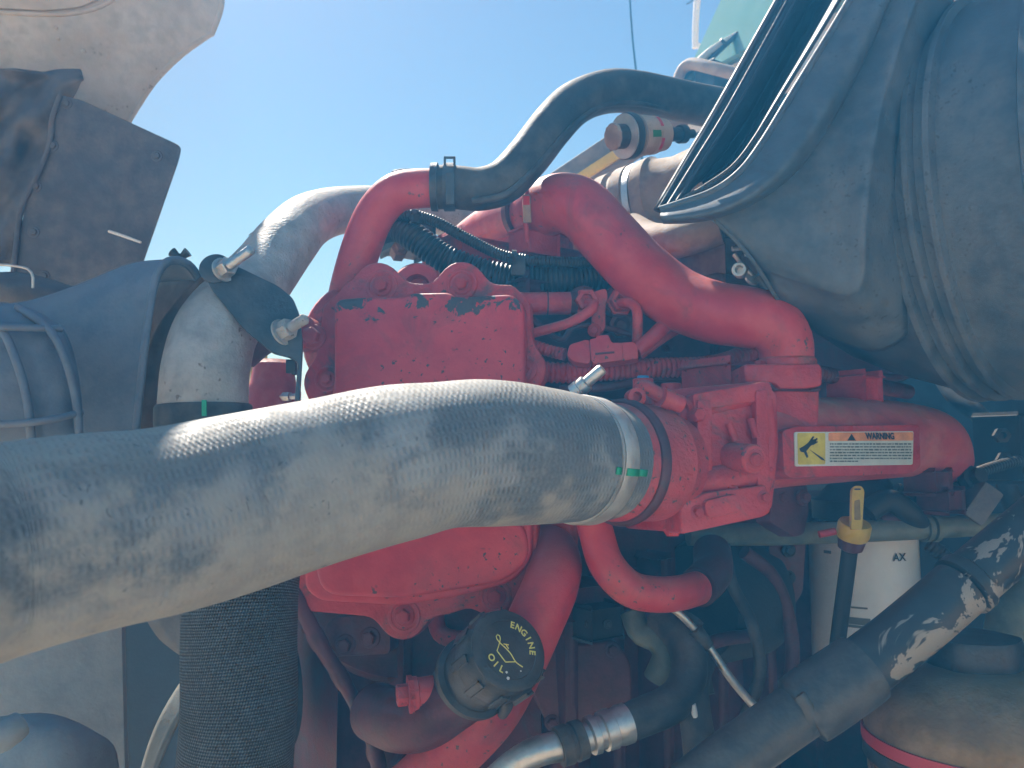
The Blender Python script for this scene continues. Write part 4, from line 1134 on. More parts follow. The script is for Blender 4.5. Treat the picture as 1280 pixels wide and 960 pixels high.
def looms():
    def loom(name, label, pts, r, per, m=LOOM, dep=0.14):
        return tag(tube(name, [q + (r,) for q in pts], m, seg=22, step=per / 6, prof=corr(per, dep)), label, 'wiring loom')
    loom('wiring_loom', 'thick black corrugated wiring loom sagging across the cylinder head',
         [(470, 290, 1.02), (495, 284, 1.0), (520, 298, 0.985), (555, 323, 0.98), (600, 340, 0.98), (650, 350, 0.98), (710, 349, 0.98), (770, 343, 1.0), (840, 330, 1.04), (900, 322, 1.08)], 0.0185, 0.0058)
    loom('wiring_loom', 'thin black corrugated loom above the thick loom',
         [(480, 276, 0.985), (505, 268, 0.975), (540, 275, 0.97), (580, 296, 0.965), (625, 318, 0.96), (670, 326, 0.96), (730, 328, 0.965), (790, 326, 0.99), (850, 318, 1.05)], 0.0072, 0.0034)
    ties = [('cable tie round the thick black loom near the gear cover', 657, 349, 0.98, 0.0198), ('cable tie round the thin black loom left of the pipe strap', 642, 322, 0.963, 0.009), ('cable tie on the thin loom beside the red coolant riser', 519, 270, 0.973, 0.009)]
    for lab, x, y, d, r in ties:
        t = thing('cable_tie', 'black ' + lab, 'cable tie', P(x, y, d), 'cable ties on the black looms')
        lathe('tie_band', P(x, y, d), V((1, 0, -0.1)), [(-0.003, r * 0.9), (-0.003, r * 1.06), (0.003, r * 1.06), (0.003, r * 0.9)], LOOM, t, seg=28)
        obox('tie_head', P(x, y + 4, d - r * 1.1), (0.009, 0.006, 0.010), LOOM, t, bevel=0.001)
    # strap linking both looms
    tag(obox('loom_bridge', P(648, 334, 0.956), (0.018, 0.01, 0.022), LOOM, axes=(RT, FW, UP), bevel=0.003), 'black plastic clip joining the thin and thick looms', 'clip')
    # painted-over looms and connector on the head side
    loom('wiring_loom', 'red painted corrugated loom along the cylinder head',
         [(660, 462, 0.905), (700, 466, 0.905), (760, 463, 0.91), (820, 460, 0.92), (880, 458, 0.935), (915, 450, 0.95), (945, 435, 0.97)], 0.0125, 0.0062, RED, 0.16)
    loom('wiring_loom', 'short red corrugated loom entering the red connector',
         [(655, 428, 0.915), (672, 434, 0.905), (692, 440, 0.90), (706, 443, 0.895)], 0.0075, 0.0046, RED, 0.16)
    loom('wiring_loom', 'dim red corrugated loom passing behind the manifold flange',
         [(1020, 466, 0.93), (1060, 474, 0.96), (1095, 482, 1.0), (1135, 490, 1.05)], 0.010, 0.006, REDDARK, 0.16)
    cn = thing('harness_connector', 'red painted electrical connector on the cylinder head', 'connector', P(755, 452, 0.885))
    n = V((-0.12, -0.98, 0.12)).normalized(); p0 = P(750, 440, 0.872)
    plate('connector_boot', [(708, 444), (712, 430), (732, 424), (737, 425), (739, 452), (734, 455), (716, 452)], p0, n, 0.022, REDCLEAN, cn, r=4, bevel=0.003)
    plate('connector_shell', [(737, 424), (745, 422), (746, 419), (760, 418), (765, 428), (778, 428), (779, 450), (742, 455), (739, 450)], p0 + n * 0.002, n, 0.026, REDCLEAN, cn, r=2, bevel=0.002)
    plate('connector_plug', [(776, 428), (792, 427), (797, 432), (798, 448), (778, 451)], p0, n, 0.022, REDCLEAN, cn, r=2, bevel=0.002)
    plate('latch', [(744, 441), (768, 439), (768, 441.5), (744, 443.5)], p0 + n * 0.003, n, 0.002, REDDARK, cn, r=0, bevel=0)
    tube('cable_tail', [(795, 438, 0.885, 0.0085), (815, 422, 0.89, 0.0085), (835, 402, 0.90, 0.009)], REDCLEAN, cn, seg=16)
    tag(tube('sensor_cable', [(800, 445, 0.91, 0.005), (830, 422, 0.915, 0.0055), (862, 404, 0.93, 0.0055)], RED, seg=12), 'thin red cable beside the connector tail', 'cable')
    # fuel rail, lines, bracket
    rl = thing('fuel_rail', 'round red fuel rail with nuts along the cylinder head', 'fuel rail', P(740, 378, 0.935))
    tube('rail_tube', [(640, 380, 0.93, 0.0135), (720, 379, 0.93, 0.0135)], RED, rl, seg=24)
    tube('rail_tube', [(720, 379, 0.94, 0.0115), (850, 384, 0.99, 0.0115)], REDDARK, rl, seg=24)
    lathe('rail_collar', P(684, 379, 0.93), V((1, 0.05, 0)), [(-0.001, 0.0136), (-0.001, 0.0142), (0.001, 0.0142), (0.001, 0.0136)], REDDARK, rl, seg=24)
    lathe('rail_cap', P(712, 379, 0.93), V((1, 0.1, 0)), [(0, 0.0145), (0.008, 0.0145), (0.009, 0.012)], REDDARK, rl, seg=24)
    for x, y, d in ((732, 379, 0.905), (775, 379, 0.905)):
        ax = V((0.0, -1, 0.05))
        nt = lathe('rail_nut', P(x, y, d + 0.022), ax, [(0, 0.0165), (0.006, 0.0165), (0.007, 0.0135), (0.018, 0.0135), (0.0195, 0.012), (0.0195, 0.0075), (0.014, 0.007)], RED, rl, seg=6)
        lathe('nut_collar', P(x - 3, y, d + 0.034), ax, [(0, 0.019), (0.010, 0.019), (0.012, 0.017)], REDDARK, rl, seg=24)
    plate('rail_bracket', [(742, 364), (758, 360), (760, 372), (757, 382), (757, 410), (750, 419), (741, 416), (739, 405)], P(750, 390, 0.915), V((-0.1, -1, 0)), 0.01, RED, rl, r=4, bevel=0.002)
    bolt(rl, P(743, 413, 0.912), V((-0.3, -1, 0)), 0.008, RED, 'dome')
    lathe('injector_boss', P(776, 408, 0.94), V((0, -1, 0)), [(0, 0.014), (0.012, 0.014), (0.012, 0.010), (0.006, 0.006)], REDDARK, rl, seg=28)
    lathe('injector_boss', P(820, 382, 0.97), V((0, -1, 0)), [(0, 0.018), (0.012, 0.018), (0.012, 0.012), (0.006, 0.006)], REDDARK, rl, seg=28)
    tag(tube('fuel_line', [(734, 379, 0.905, 0.0055), (742, 380, 0.895, 0.006), (738, 388, 0.892, 0.006), (715, 402, 0.892, 0.0058), (690, 410, 0.893, 0.0056), (660, 418, 0.90, 0.0056)], RED, seg=16), 'straight red fuel line running down from the left rail nut', 'fuel line')
    tag(tube('fuel_line', [(776, 379, 0.905, 0.0055), (786, 378, 0.893, 0.0058), (795, 385, 0.89, 0.0058), (797, 402, 0.89, 0.0058), (796, 432, 0.895, 0.0058)], RED, seg=16), 'bent red fuel line dropping from the right rail nut', 'fuel line')
    # fittings between the crossover pipe and the air cleaner
    f = thing('air_fitting', 'dusty brown air fitting with pointed boot behind the crossover pipe', 'fitting', P(895, 350, 1.0))
    lathe('boot', P(897, 320, 0.99), Z, [(-0.02, 0.016), (0.0, 0.014), (0.006, 0.0125), (0.007, 0.0105), (0.014, 0.0115), (0.015, 0.009), (0.022, 0.0095), (0.023, 0.006), (0.031, 0.004), (0.033, 0.001)], BEIGE, f, seg=20)
    obox('fitting_body', P(895, 332, 1.0), (0.06, 0.05, 0.045), BEIGE, f, bevel=0.015, segs=3)
    tube('barb', [(840, 318, 1.02, 0.008), (885, 320, 1.0, 0.008)], BEIGE, f, seg=16, step=0.001, prof=corr(0.005, 0.25))
    tag(tube('air_line', [(800, 322, 1.05, 0.006), (840, 308, 1.0, 0.006), (880, 300, 0.98, 0.006), (915, 294, 0.97, 0.006), (940, 292, 0.98, 0.006)], LOOM, seg=14), 'smooth black air line crossing behind the crossover pipe', 'air line')
    tag(obox('dark_filler_bracket', P(900, 375, 1.1), (0.12, 0.1, 0.05), DARK, bevel=0.01), 'dark filler block under the dusty fitting', 'bracket')  # dark block filling the space under the fitting
    bpy.data.objects['dark_filler_bracket'].name = 'dark_filler_block'
looms()

def turbo_duct():
    t = thing('turbo_duct', 'sunlit dusty beige turbo intake duct with ribbed cuff', 'intake duct', P(790, 290, 1.2))
    a0 = P(690, 302, 1.28); a1 = P(880, 238, 1.12)
    ax = (a1 - a0).normalized()
    def rr(s0, r):
        return [(s0, r), (s0 + 0.004, r + 0.005), (s0 + 0.022, r + 0.005), (s0 + 0.026, r)]
    prof = [(-0.10, 0.042), (0.03, 0.048), (0.06, 0.052)] + rr(0.075, 0.058) + [(0.105, 0.062)] + rr(0.112, 0.065) + rr(0.145, 0.066) + rr(0.18, 0.066) + [(0.215, 0.064), (0.235, 0.060), (0.26, 0.062), (0.34, 0.062)]
    lathe('duct_body', a0, ax, prof, BEIGE, t, seg=60, sharp=50)
    lathe('duct_band', a0 + ax * 0.171, ax, [(0, 0.0665), (0, 0.0700), (0.010, 0.0700), (0.010, 0.0665)], BAND, t, seg=60)
    lathe('cuff_band', a0 + ax * 0.115, ax, [(0, 0.0665), (0, 0.0685), (0.014, 0.0685), (0.014, 0.0665)], RUBBER, t, seg=60)
    lathe('cuff_band', a0 + ax * 0.186, ax, [(0, 0.0665), (0, 0.0690), (0.012, 0.0690), (0.012, 0.0665)], RUBBER, t, seg=60)
    tag(tube('dusty_bellows', [(790, 285, 1.05, 0.020), (815, 300, 1.0, 0.022), (850, 300, 0.96, 0.022), (900, 285, 0.94, 0.02)], BEIGE, seg=24), 'dim brown bellows under the air cleaner lip', 'bellows')
    # filter restriction gauge
    g = thing('restriction_gauge', 'dusty filter restriction gauge with green and red bands and black knob', 'gauge', P(805, 170, 1.02))
    o = P(764, 171, 0.985); e = P(845, 168, 1.04)
    ax = (e - o).normalized()
    lathe('reset_knob', o, ax, [(0, 0.008), (0.0012, 0.0155), (0.003, 0.0168), (0.004, 0.0168)], BEIGE, g, seg=30, wob=lambda an, s: 1 + 0.04 * math.cos(an * 12))
    lathe('knob_stem', o, ax, [(0.004, 0.0152), (0.024, 0.0152)], BLACK, g, seg=30)
    lathe('gauge_collar', o, ax, [(0.022, 0.0265), (0.0225, 0.0285), (0.028, 0.0290), (0.032, 0.0285), (0.032, 0.0255)], BLACK, g, seg=40)
    bd = lathe('gauge_body', o, ax, [(0.030, 0.0260), (0.044, 0.0258), (0.070, 0.0240), (0.071, 0.0225), (0.086, 0.0205), (0.092, 0.013), (0.093, 0.008)], CLEARP, g, seg=40)
    lathe('body_ring', o, ax, [(0.035, 0.0262), (0.035, 0.0272), (0.038, 0.0272), (0.038, 0.0262)], BEIGE, bd, seg=40)
    lathe('snap_ring', o, ax, [(0.020, 0.0235), (0.020, 0.0275), (0.022, 0.0275), (0.022, 0.0235)], BAND, g, seg=40)
    aa, uu, ww = frame(ax)
    def patch(name, s0, s1, r0, r1, a_0, a_1, m):
        vs_, fs = [], []
        t0 = math.atan2((CAM - o).dot(ww), (CAM - o).dot(uu))
        K = 8
        for i in range(2):
            for j in range(K + 1):
                an = t0 + a_0 + (a_1 - a_0) * j / K
                vs_.append(o + aa * (s0, s1)[i] + (uu * math.cos(an) + ww * math.sin(an)) * (r0, r1)[i])
        for j in range(K):
            fs.append((j, j + 1, K + 2 + j, K + 1 + j))
        mk(name, vs_, fs, m, bd)
    patch('green_window', 0.046, 0.061, 0.0262, 0.0252, -0.25, 0.08, GREENG)
    patch('red_band', 0.0625, 0.068, 0.0252, 0.0247, -1.1, -0.45, REDG)
    patch('red_band', 0.0625, 0.068, 0.0252, 0.0247, 0.15, 0.8, REDG)
    lathe('gauge_tail', o, ax, [(0.09, 0.009), (0.115, 0.009), (0.115, 0.012), (0.125, 0.012), (0.125, 0.006), (0.14, 0.006)], BLACK, g, seg=16)
    # far fender edge with a yellow strip
    f = thing('far_fender', 'dull brown far fender edge with yellow strip behind the duct', 'fender', P(720, 225, 1.7))
    a = P(660, 246, 1.75); b = P(790, 160, 1.60)
    x = (b - a).normalized()
    obox('fender_edge', (a + b) / 2 - UP * 0.028 + x * 0.05, (0.42, 0.10, 0.062), mat('brown_fender', (0.16, 0.12, 0.09), 0.7, dust=0.6), f, axes=(x, FW, x.cross(FW)), bevel=0.008)
    obox('yellow_strip', P(748, 208, 1.60), (0.11, 0.02, 0.020), YELLOW, f, axes=(x, FW, x.cross(FW)), bevel=0.003)
turbo_duct()

# ------------------------------------------------------------------ lower items
def lower():
    # woven hose, lower left
    tag(tube('woven_hose', [(318, 640, 0.70, 0.047), (304, 720, 0.67, 0.0468), (300, 800, 0.655, 0.0462), (300, 880, 0.645, 0.0458), (294, 960, 0.64, 0.0455), (286, 1060, 0.64, 0.0455)], BRAID, seg=64, step=0.006),
        'black woven-sleeve hose dropping below the silver hose', 'hose')
    # oil fill pipe and cap
    n = thing('oil_fill_pipe', 'thick red oil filler pipe running diagonally behind the oil cap', 'pipe', P(560, 960, 0.80))
    tube('pipe_body', [(660, 676, 0.95, 0.026), (682, 682, 0.89, 0.028), (693, 702, 0.835, 0.0285), (688, 732, 0.80, 0.0285), (672, 770, 0.785, 0.0285), (645, 830, 0.78, 0.0285), (612, 890, 0.78, 0.0285), (560, 945, 0.785, 0.0285), (500, 1000, 0.80, 0.0285)], REDCLEAN, n, seg=40)
    ca = V((0.46, -0.73, 0.53)).normalized()
    face = P(636, 812, 0.705)
    nk = lathe('filler_neck', face - ca * 0.082, ca, [(-0.03, 0.030), (0.0, 0.033), (0.006, 0.0395), (0.013, 0.0395), (0.015, 0.034), (0.05, 0.033)], BLACK, n, seg=44)
    tube('neck_elbow', [(604, 850, 0.76, 0.028), (570, 872, 0.77, 0.030), (535, 895, 0.78, 0.031), (500, 900, 0.80, 0.031), (470, 890, 0.84, 0.030)], REDDARK, n, seg=32)
    cp = thing('oil_filler_cap', 'black engine oil filler cap with yellow lettering and oil can symbol', 'oil cap', face - ca * 0.05)
    def lob(an, s):
        return 1.0 + 0.028 * max(0, math.cos(an * 10)) ** 2
    lathe('cap_skirt', face, ca, [(-0.050, 0.031), (-0.049, 0.0335), (-0.034, 0.0335), (-0.033, 0.0375), (-0.030, 0.0385), (-0.006, 0.0385), (-0.001, 0.036)], BLACK, cp, seg=120, wob=lob, sharp=50)
    lathe('cap_face', face, ca, [(-0.004, 0.0365), (0.0, 0.0365), (0.0015, 0.034), (0.0016, 0.027), (0.0010, 0.0265)], BLACK, cp, seg=60)
    for i in range(10):
        an = 2 * math.pi * i / 10
        a_, u_, w_ = frame(ca)
        dr = u_ * math.cos(an) + w_ * math.sin(an)
        obox('grip_rib', face - ca * 0.019 + dr * 0.0388, (0.007, 0.005, 0.024), BLACK, cp, axes=(dr.cross(ca), dr, ca), bevel=0.0015)
    # lettering on an arc: screen-right / screen-up basis on the face plane
    xd = (RT - ca * RT.dot(ca)).normalized(); yd = ca.cross(xd).normalized()
    fc = face + ca * 0.0017
    def glyph(ch, ang, rr, size, par, flip=False):
        a_ = rad(ang)
        pos = fc + (xd * math.cos(a_) + yd * math.sin(a_)) * rr
        t = (xd * -math.sin(a_) + yd * math.cos(a_)); r_ = (xd * math.cos(a_) + yd * math.sin(a_))
        if flip:
            text('lettering', ch, size, pos, t, -r_, PRINTY, par, bold=0.00022)
        else:
            text('lettering', ch, size, pos, -t, r_, PRINTY, par, bold=0.00022)
    for i, ch in enumerate('ENGINE'):
        glyph(ch, 84 - i * 16.5, 0.0225, 0.0085, cp)
    for i, ch in enumerate('OIL'):
        glyph(ch, 212 + i * 18, 0.0215, 0.0085, cp, True)
    def line(pts, w=0.0005):
        tube('oil_can_symbol', [tuple(fc + xd * x + yd * y) + (w,) for x, y in pts], PRINTY, cp, seg=6, world=True, step=0.002)
    line([(-0.010, 0.004), (-0.0125, -0.004)]); line([(-0.0125, -0.004), (-0.004, -0.0125)]); line([(-0.004, -0.0125), (0.006, -0.0105)])
    line([(-0.010, 0.004), (0.000, -0.003), (0.006, -0.0105), (0.013, -0.014)]); line([(-0.010, 0.004), (-0.0135, 0.008), (-0.012, 0.011), (-0.0095, 0.009), (-0.010, 0.004)])
    line([(-0.0035, 0.003), (-0.001, 0.0)]); line([(-0.006, 0.0035), (-0.001, 0.0035)])
    for x, y, w in ((-0.003, -0.0215, 0.0011), (-0.0015, -0.0265, 0.0015), (0.011, -0.018, 0.0007)):
        lathe('paint_fleck', fc + xd * x + yd * y, ca, [(0, w), (0.0003, w)], WHITEM, cp, seg=8)
    # tether tab
    tag(tube('cap_tether', [(628, 866, 0.725, 0.006), (634, 880, 0.73, 0.006), (628, 893, 0.745, 0.005)], BLACK, seg=10), 'black tether tab hanging below the oil filler cap', 'tether')
    # small union left of the cap
    u = thing('drain_union', 'small red threaded union left of the oil filler neck', 'union', P(528, 880, 0.77))
    ax = V((-0.95, -0.25, -0.05))
    o = P(556, 862, 0.77)
    lathe('union_body', o, ax, [(0, 0.0145), (0.026, 0.0145), (0.027, 0.016), (0.031, 0.016)], REDCLEAN, u, seg=24)
    lathe('union_nut', o, ax, [(0.031, 0.018), (0.036, 0.018), (0.036, 0.0105), (0.046, 0.0105), (0.047, 0.009)], RED, u, seg=6)
    tube('union_pin', [(502, 872, 0.765, 0.0035), (506, 878, 0.765, 0.0035)], REDCLEAN, u, seg=8)
    # curved red pipe to the right
    tag(tube('water_pipe', [(735, 630, 0.80, 0.0175), (745, 665, 0.80, 0.0178), (758, 705, 0.79, 0.018), (786, 735, 0.785, 0.018), (820, 743, 0.79, 0.0178), (850, 741, 0.80, 0.0175), (872, 735, 0.82, 0.0172)], REDCLEAN, seg=32),
        'curved red water pipe below the hose clamp', 'pipe')
    tag(tube('water_pipe', [(872, 735, 0.83, 0.021), (890, 715, 0.87, 0.022), (890, 690, 0.92, 0.022)], REDDARK, seg=24), 'dim red elbow at the end of the curved water pipe', 'pipe')
    tag(tube('riser_stub', [(706, 620, 0.88, 0.018), (704, 660, 0.88, 0.018), (700, 700, 0.90, 0.018)], RED, seg=24), 'short red riser stub behind the oil filler pipe elbow', 'pipe')
    # solenoid on the block
    s = thing('solenoid', 'small dark square solenoid on the engine side', 'solenoid', P(748, 790, 0.86))
    obox('solenoid_body', P(748, 776, 0.86), (0.045, 0.025, 0.032), DARK, s, bevel=0.004)
    for x in (736, 760):
        bolt(s, P(x, 780, 0.842), V((0.2, -1, 0.1)), 0.005, DARK, 'dome')
    # fuel hoses, lower middle
    h = thing('fuel_supply_hose', 'black hose with silver crimped fitting at bottom centre', 'hose', P(760, 915, 0.72))
    tube('steel_tube', [(610, 985, 0.70, 0.013), (640, 958, 0.70, 0.013), (670, 940, 0.70, 0.013), (702, 932, 0.705, 0.013), (730, 924, 0.71, 0.0125)], STEEL, h, seg=24, step=0.002, prof=corr(0.004, 0.03))
    o = P(698, 934, 0.702); e = P(800, 898, 0.73)
    ax = (e - o).normalized()
    lathe('collar', o, ax, [(0, 0.0135), (0, 0.017), (0.010, 0.0175), (0.011, 0.0155), (0.014, 0.0155), (0.015, 0.0175), (0.024, 0.017), (0.024, 0.0135)], RUBBER, h, seg=32)
    lathe('crimp_fitting', o, ax, [(0.024, 0.0125), (0.030, 0.0125), (0.031, 0.0165), (0.037, 0.0170), (0.038, 0.0150), (0.043, 0.0150), (0.044, 0.0175), (0.054, 0.0178), (0.055, 0.0160), (0.062, 0.0178), (0.070, 0.0178), (0.071, 0.015)], STEEL, h, seg=36)
    tube('hose_tail', [(782, 905, 0.725, 0.0165), (805, 895, 0.735, 0.0175), (835, 882, 0.75, 0.018), (855, 862, 0.77, 0.018), (862, 830, 0.79, 0.018), (850, 795, 0.82, 0.018), (825, 775, 0.85, 0.018)], RUBBER, h, seg=28)
    tag(tube('return_hose', [(880, 990, 0.74, 0.017), (874, 930, 0.75, 0.016), (868, 885, 0.765, 0.0155), (868, 850, 0.79, 0.015), (880, 820, 0.83, 0.015)], RUBBER, seg=24), 'plain black hose falling beside the crimped fitting', 'hose')
    tag(tube('hose_clip', [(866, 880, 0.748, 0.003), (869, 896, 0.748, 0.003)], WHITEM, seg=8), 'small white tag on the falling black hose', 'tag')
    b = thing('hose_bundle', 'tangle of dark hose elbows under the water pipe', 'hoses', P(820, 860, 0.84))
    tube('elbow', [(790, 765, 0.86, 0.013), (800, 790, 0.85, 0.013), (822, 800, 0.84, 0.014), (832, 820, 0.83, 0.014), (820, 850, 0.83, 0.014)], GREENP, b, seg=20)
    tube('elbow', [(860, 770, 0.85, 0.018), (850, 800, 0.84, 0.018), (865, 840, 0.83, 0.018), (872, 870, 0.82, 0.018)], RUBBER, b, seg=20)
    tag(tube('metal_line', [(830, 755, 0.80, 0.0038), (850, 768, 0.80, 0.0038), (880, 800, 0.80, 0.0040), (915, 850, 0.79, 0.0042), (950, 890, 0.78, 0.0042), (985, 920, 0.78, 0.0042)], STEEL, seg=14), 'bare thin metal line slanting down to the strut', 'line')
    tag(tube('line_grommet', [(868, 786, 0.80, 0.008), (878, 800, 0.80, 0.008), (884, 808, 0.80, 0.008)], RUBBER, seg=14), 'black rubber grommet on the thin metal line', 'grommet')
    # starter / frame parts in the dark
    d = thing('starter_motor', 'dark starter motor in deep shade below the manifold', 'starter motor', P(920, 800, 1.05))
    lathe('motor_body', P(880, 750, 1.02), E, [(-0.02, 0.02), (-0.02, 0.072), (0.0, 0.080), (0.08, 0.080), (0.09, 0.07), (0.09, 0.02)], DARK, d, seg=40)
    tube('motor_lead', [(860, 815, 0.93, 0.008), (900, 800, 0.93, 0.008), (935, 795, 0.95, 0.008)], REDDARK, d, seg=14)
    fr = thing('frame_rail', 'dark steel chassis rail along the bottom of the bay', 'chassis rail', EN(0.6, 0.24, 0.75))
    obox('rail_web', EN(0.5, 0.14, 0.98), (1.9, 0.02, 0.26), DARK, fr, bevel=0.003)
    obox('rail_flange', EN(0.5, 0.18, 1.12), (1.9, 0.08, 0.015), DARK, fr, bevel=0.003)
    # green-grey crossline with clamps
    t = thing('air_pipe', 'long dull green pipe with ribbed joint behind the dipstick', 'pipe', P(1060, 672, 1.0))
    tube('pipe_body', [(860, 668, 0.95, 0.0135), (960, 668, 0.96, 0.0135), (1080, 664, 0.98, 0.0135), (1200, 658, 1.0, 0.0135), (1290, 652, 1.02, 0.0135)], GREENP, t, seg=28)
    for x in (1156, 1166):
        lathe('pipe_joint', P(x, 660, 0.993), V((1, 0.15, 0)), [(-0.003, 0.013), (-0.003, 0.0175), (0.004, 0.0175), (0.004, 0.013)], GREENP, t, seg=28)
    # white fuel filters
    def filt(lab, x, y, d, r, h):
        c = P(x, y, d)
        g = thing('fuel_filter', lab, 'fuel filter', c - Z * h)
        b_ = lathe('filter_can', c, Z, [(-h, r * 0.80), (-h + 0.006, r * 0.96), (-h + 0.02, r), (-0.012, r), (-0.003, r * 0.95), (0.0, r * 0.8)], WHITE, g, seg=56)
        lathe('filter_head', c, Z, [(0.0005, r * 0.7), (0.004, r * 0.92), (0.03, r * 0.92), (0.035, r * 0.8), (0.06, r * 0.5)], DARK, g, seg=40)
        return g, c, r
    g, c, r = filt('white spin-on fuel filter with dark printing behind the dipstick tube', 1077, 652, 1.10, 0.0705, 0.25)
    def cyl_print(name, body, px, py, size, m=PRINTK):
        dirn = V((P(px, py, 1.0) - CAM)).normalized()
        # meet the can
        o2 = V((c.x, c.y)); d2 = V((dirn.x, dirn.y)); e0 = V((CAM.x, CAM.y)) - o2
        A = d2.dot(d2); B = 2 * e0.dot(d2); C_ = e0.dot(e0) - (r + 0.0008) ** 2
        disc = B * B - 4 * A * C_
        if disc < 0:
            return
        tt = (-B - math.sqrt(disc)) / (2 * A)
        p = CAM + dirn * tt
        nn = V((p.x - c.x, p.y - c.y, 0)).normalized()
        return p, Z.cross(nn), nn
    q = cyl_print('x', 'x', 1124, 697, 0.01)
    if q:
        text('lettering', 'AX', 0.014, q[0], q[1], Z, PRINTK, g, bold=0.0003)
    for (px, py, w, hh) in ((1070, 778, 0.030, 0.003), (1070, 774, 0.034, 0.002), (1068, 783, 0.03, 0.0018), (1074, 760, 0.02, 0.0012), (1034, 690, 0.012, 0.002)):
        q = cyl_print('x', 'x', px, py, 0.01)
        if q:
            p, t_, n_ = q
            vs_, fs = [], []
            for j in range(7):
                ang = math.atan2(n_.y, n_.x) + (j - 3) / 6 * w / r
                for zz in (-hh, hh):
                    vs_.append(V((c.x + math.cos(ang) * (r + 0.0006), c.y + math.sin(ang) * (r + 0.0006), p.z + zz)))
            for j in range(6):
                fs.append((j * 2, j * 2 + 2, j * 2 + 3, j * 2 + 1))
            mk('print_bar', vs_, fs, plain('grey_print', (0.12, 0.15, 0.16), 0.6), g)
    # dipstick
    ds = thing('dipstick', 'yellow dipstick with loop handle and round cap', 'dipstick', P(1062, 690, 0.86))
    up = (Z * 0.93 + V((0.06, -0.36, 0))).normalized()
    o = P(1066, 668, 0.855)
    lathe('cap', o, up, [(-0.004, 0.0155), (0.0, 0.0172), (0.012, 0.0172), (0.014, 0.0160), (0.0142, 0.010)], YELLOW, ds, seg=36)
    lathe('cap_seat', o, up, [(-0.018, 0.010), (-0.016, 0.013), (-0.006, 0.0145), (-0.004, 0.0145)], REDDARK, ds, seg=28)
    hp = P(1072, 630, 0.842)
    nh = V((-0.05, -0.97, 0.22)).normalized()
    outer = [(1064, 662), (1065, 612), (1068, 607), (1077, 607), (1081, 613), (1078, 662)]
    hd = plate('handle', outer, hp, nh, 0.006, YELLOW, ds, r=3, bevel=0.0012)
    plate('handle_slot', [(1068, 626), (1075, 624), (1076, 650), (1068, 650)], hp + nh * 0.0004, nh, 0.0006, mat('worn_slot', (0.28, 0.19, 0.04), 0.6, dust=0.6), hd, r=1.5, bevel=0)
    plate('handle_slot', [(1068, 610.5), (1076, 610.5), (1076, 612.5), (1068, 612.5)], hp + nh * 0.0004, nh, 0.0006, PRINTK, hd, r=0.6, bevel=0)
    tube('tube', [(1063, 680, 0.865, 0.0085), (1058, 720, 0.87, 0.0085), (1050, 780, 0.88, 0.0085), (1040, 860, 0.89, 0.0085)], DARK, ds, seg=20)
    tube('side_screw', [(1044, 664, 0.85, 0.004), (1024, 668, 0.85, 0.004)], RED, ds, seg=12)
    # dim fittings right of the dipstick
    m = thing('sensor_cluster', 'dim sensors and elbows under the runner pipe', 'sensors', P(1150, 660, 1.0))
    tube('elbow', [(1085, 640, 0.98, 0.014), (1110, 625, 0.98, 0.014), (1135, 640, 0.98, 0.014), (1150, 655, 0.99, 0.012)], DARK, m, seg=20)
    tube('elbow', [(1100, 650, 0.99, 0.009), (1130, 648, 0.99, 0.009), (1150, 645, 1.0, 0.009)], REDDARK, m, seg=16)
    for x, y in ((1158, 612), (1210, 600), (1218, 625)):
        lathe('sensor', P(x, y, 1.02), V((0.2, -1, 0.3)), [(0, 0.016), (0.012, 0.016), (0.013, 0.010), (0.024, 0.010), (0.025, 0.006)], REDDARK if x < 1200 else DARK, m, seg=8)
    obox('connector', P(1222, 628, 1.0), (0.03, 0.03, 0.05), FLAP, m, axes=((RT + UP * -0.7), FW, UP + RT * 0.7), bevel=0.005)
    tag(tube('shadow_cable', [(1085, 470, 1.1, 0.006), (1120, 472, 1.1, 0.006), (1150, 462, 1.1, 0.006)], REDDARK, seg=10), 'dim red cable beneath the air cleaner', 'cable')
    # strut (hood support / steering shaft)
    s = thing('steering_shaft', 'black steering shaft with flaking paint crossing the lower right corner', 'shaft', P(1020, 880, 0.68))
    tube('lower_shaft', [(800, 1040, 0.655, 0.024), (880, 975, 0.665, 0.024), (940, 930, 0.675, 0.024), (1005, 885, 0.685, 0.024)], STRUTB, s, seg=36)
    tube('sleeve', [(1000, 890, 0.684, 0.026), (1008, 884, 0.685, 0.0305), (1075, 838, 0.695, 0.0305), (1082, 833, 0.696, 0.027)], STRUTB, s, seg=40, step=0.003)
    tube('upper_shaft', [(1060, 848, 0.693, 0.0262), (1120, 803, 0.703, 0.026), (1200, 735, 0.718, 0.0258)], STRUT, s, seg=40)
    lathe('shaft_collar', P(1210, 727, 0.72), P(1240, 702, 0.727) - P(1180, 752, 0.712), [(-0.009, 0.0262), (-0.008, 0.0285), (0.002, 0.0285), (0.004, 0.0262)], STRUT, s, seg=40)
    tube('upper_shaft', [(1204, 732, 0.719, 0.0255), (1260, 685, 0.73, 0.0252), (1340, 618, 0.745, 0.025)], STRUT, s, seg=40)
    tube('weld_bead', [(1000, 868, 0.663, 0.004), (1012, 885, 0.66, 0.005), (1018, 902, 0.661, 0.005), (1016, 915, 0.665, 0.004)], STRUTB, s, seg=10, wob=0.5, step=0.002)
    # tank, lower right
    c = P(1222, 905, 0.72)
    t = thing('reservoir_tank', 'round brown reservoir with red band and black cap, lower right corner', 'reservoir', c - Z * 0.15)
    lathe('tank_body', c, Z, [(-0.15, 0.085), (-0.018, 0.0965), (-0.0, 0.0965), (0.008, 0.0955), (0.024, 0.089), (0.038, 0.075), (0.048, 0.055), (0.051, 0.03)], TANK, t, seg=72)
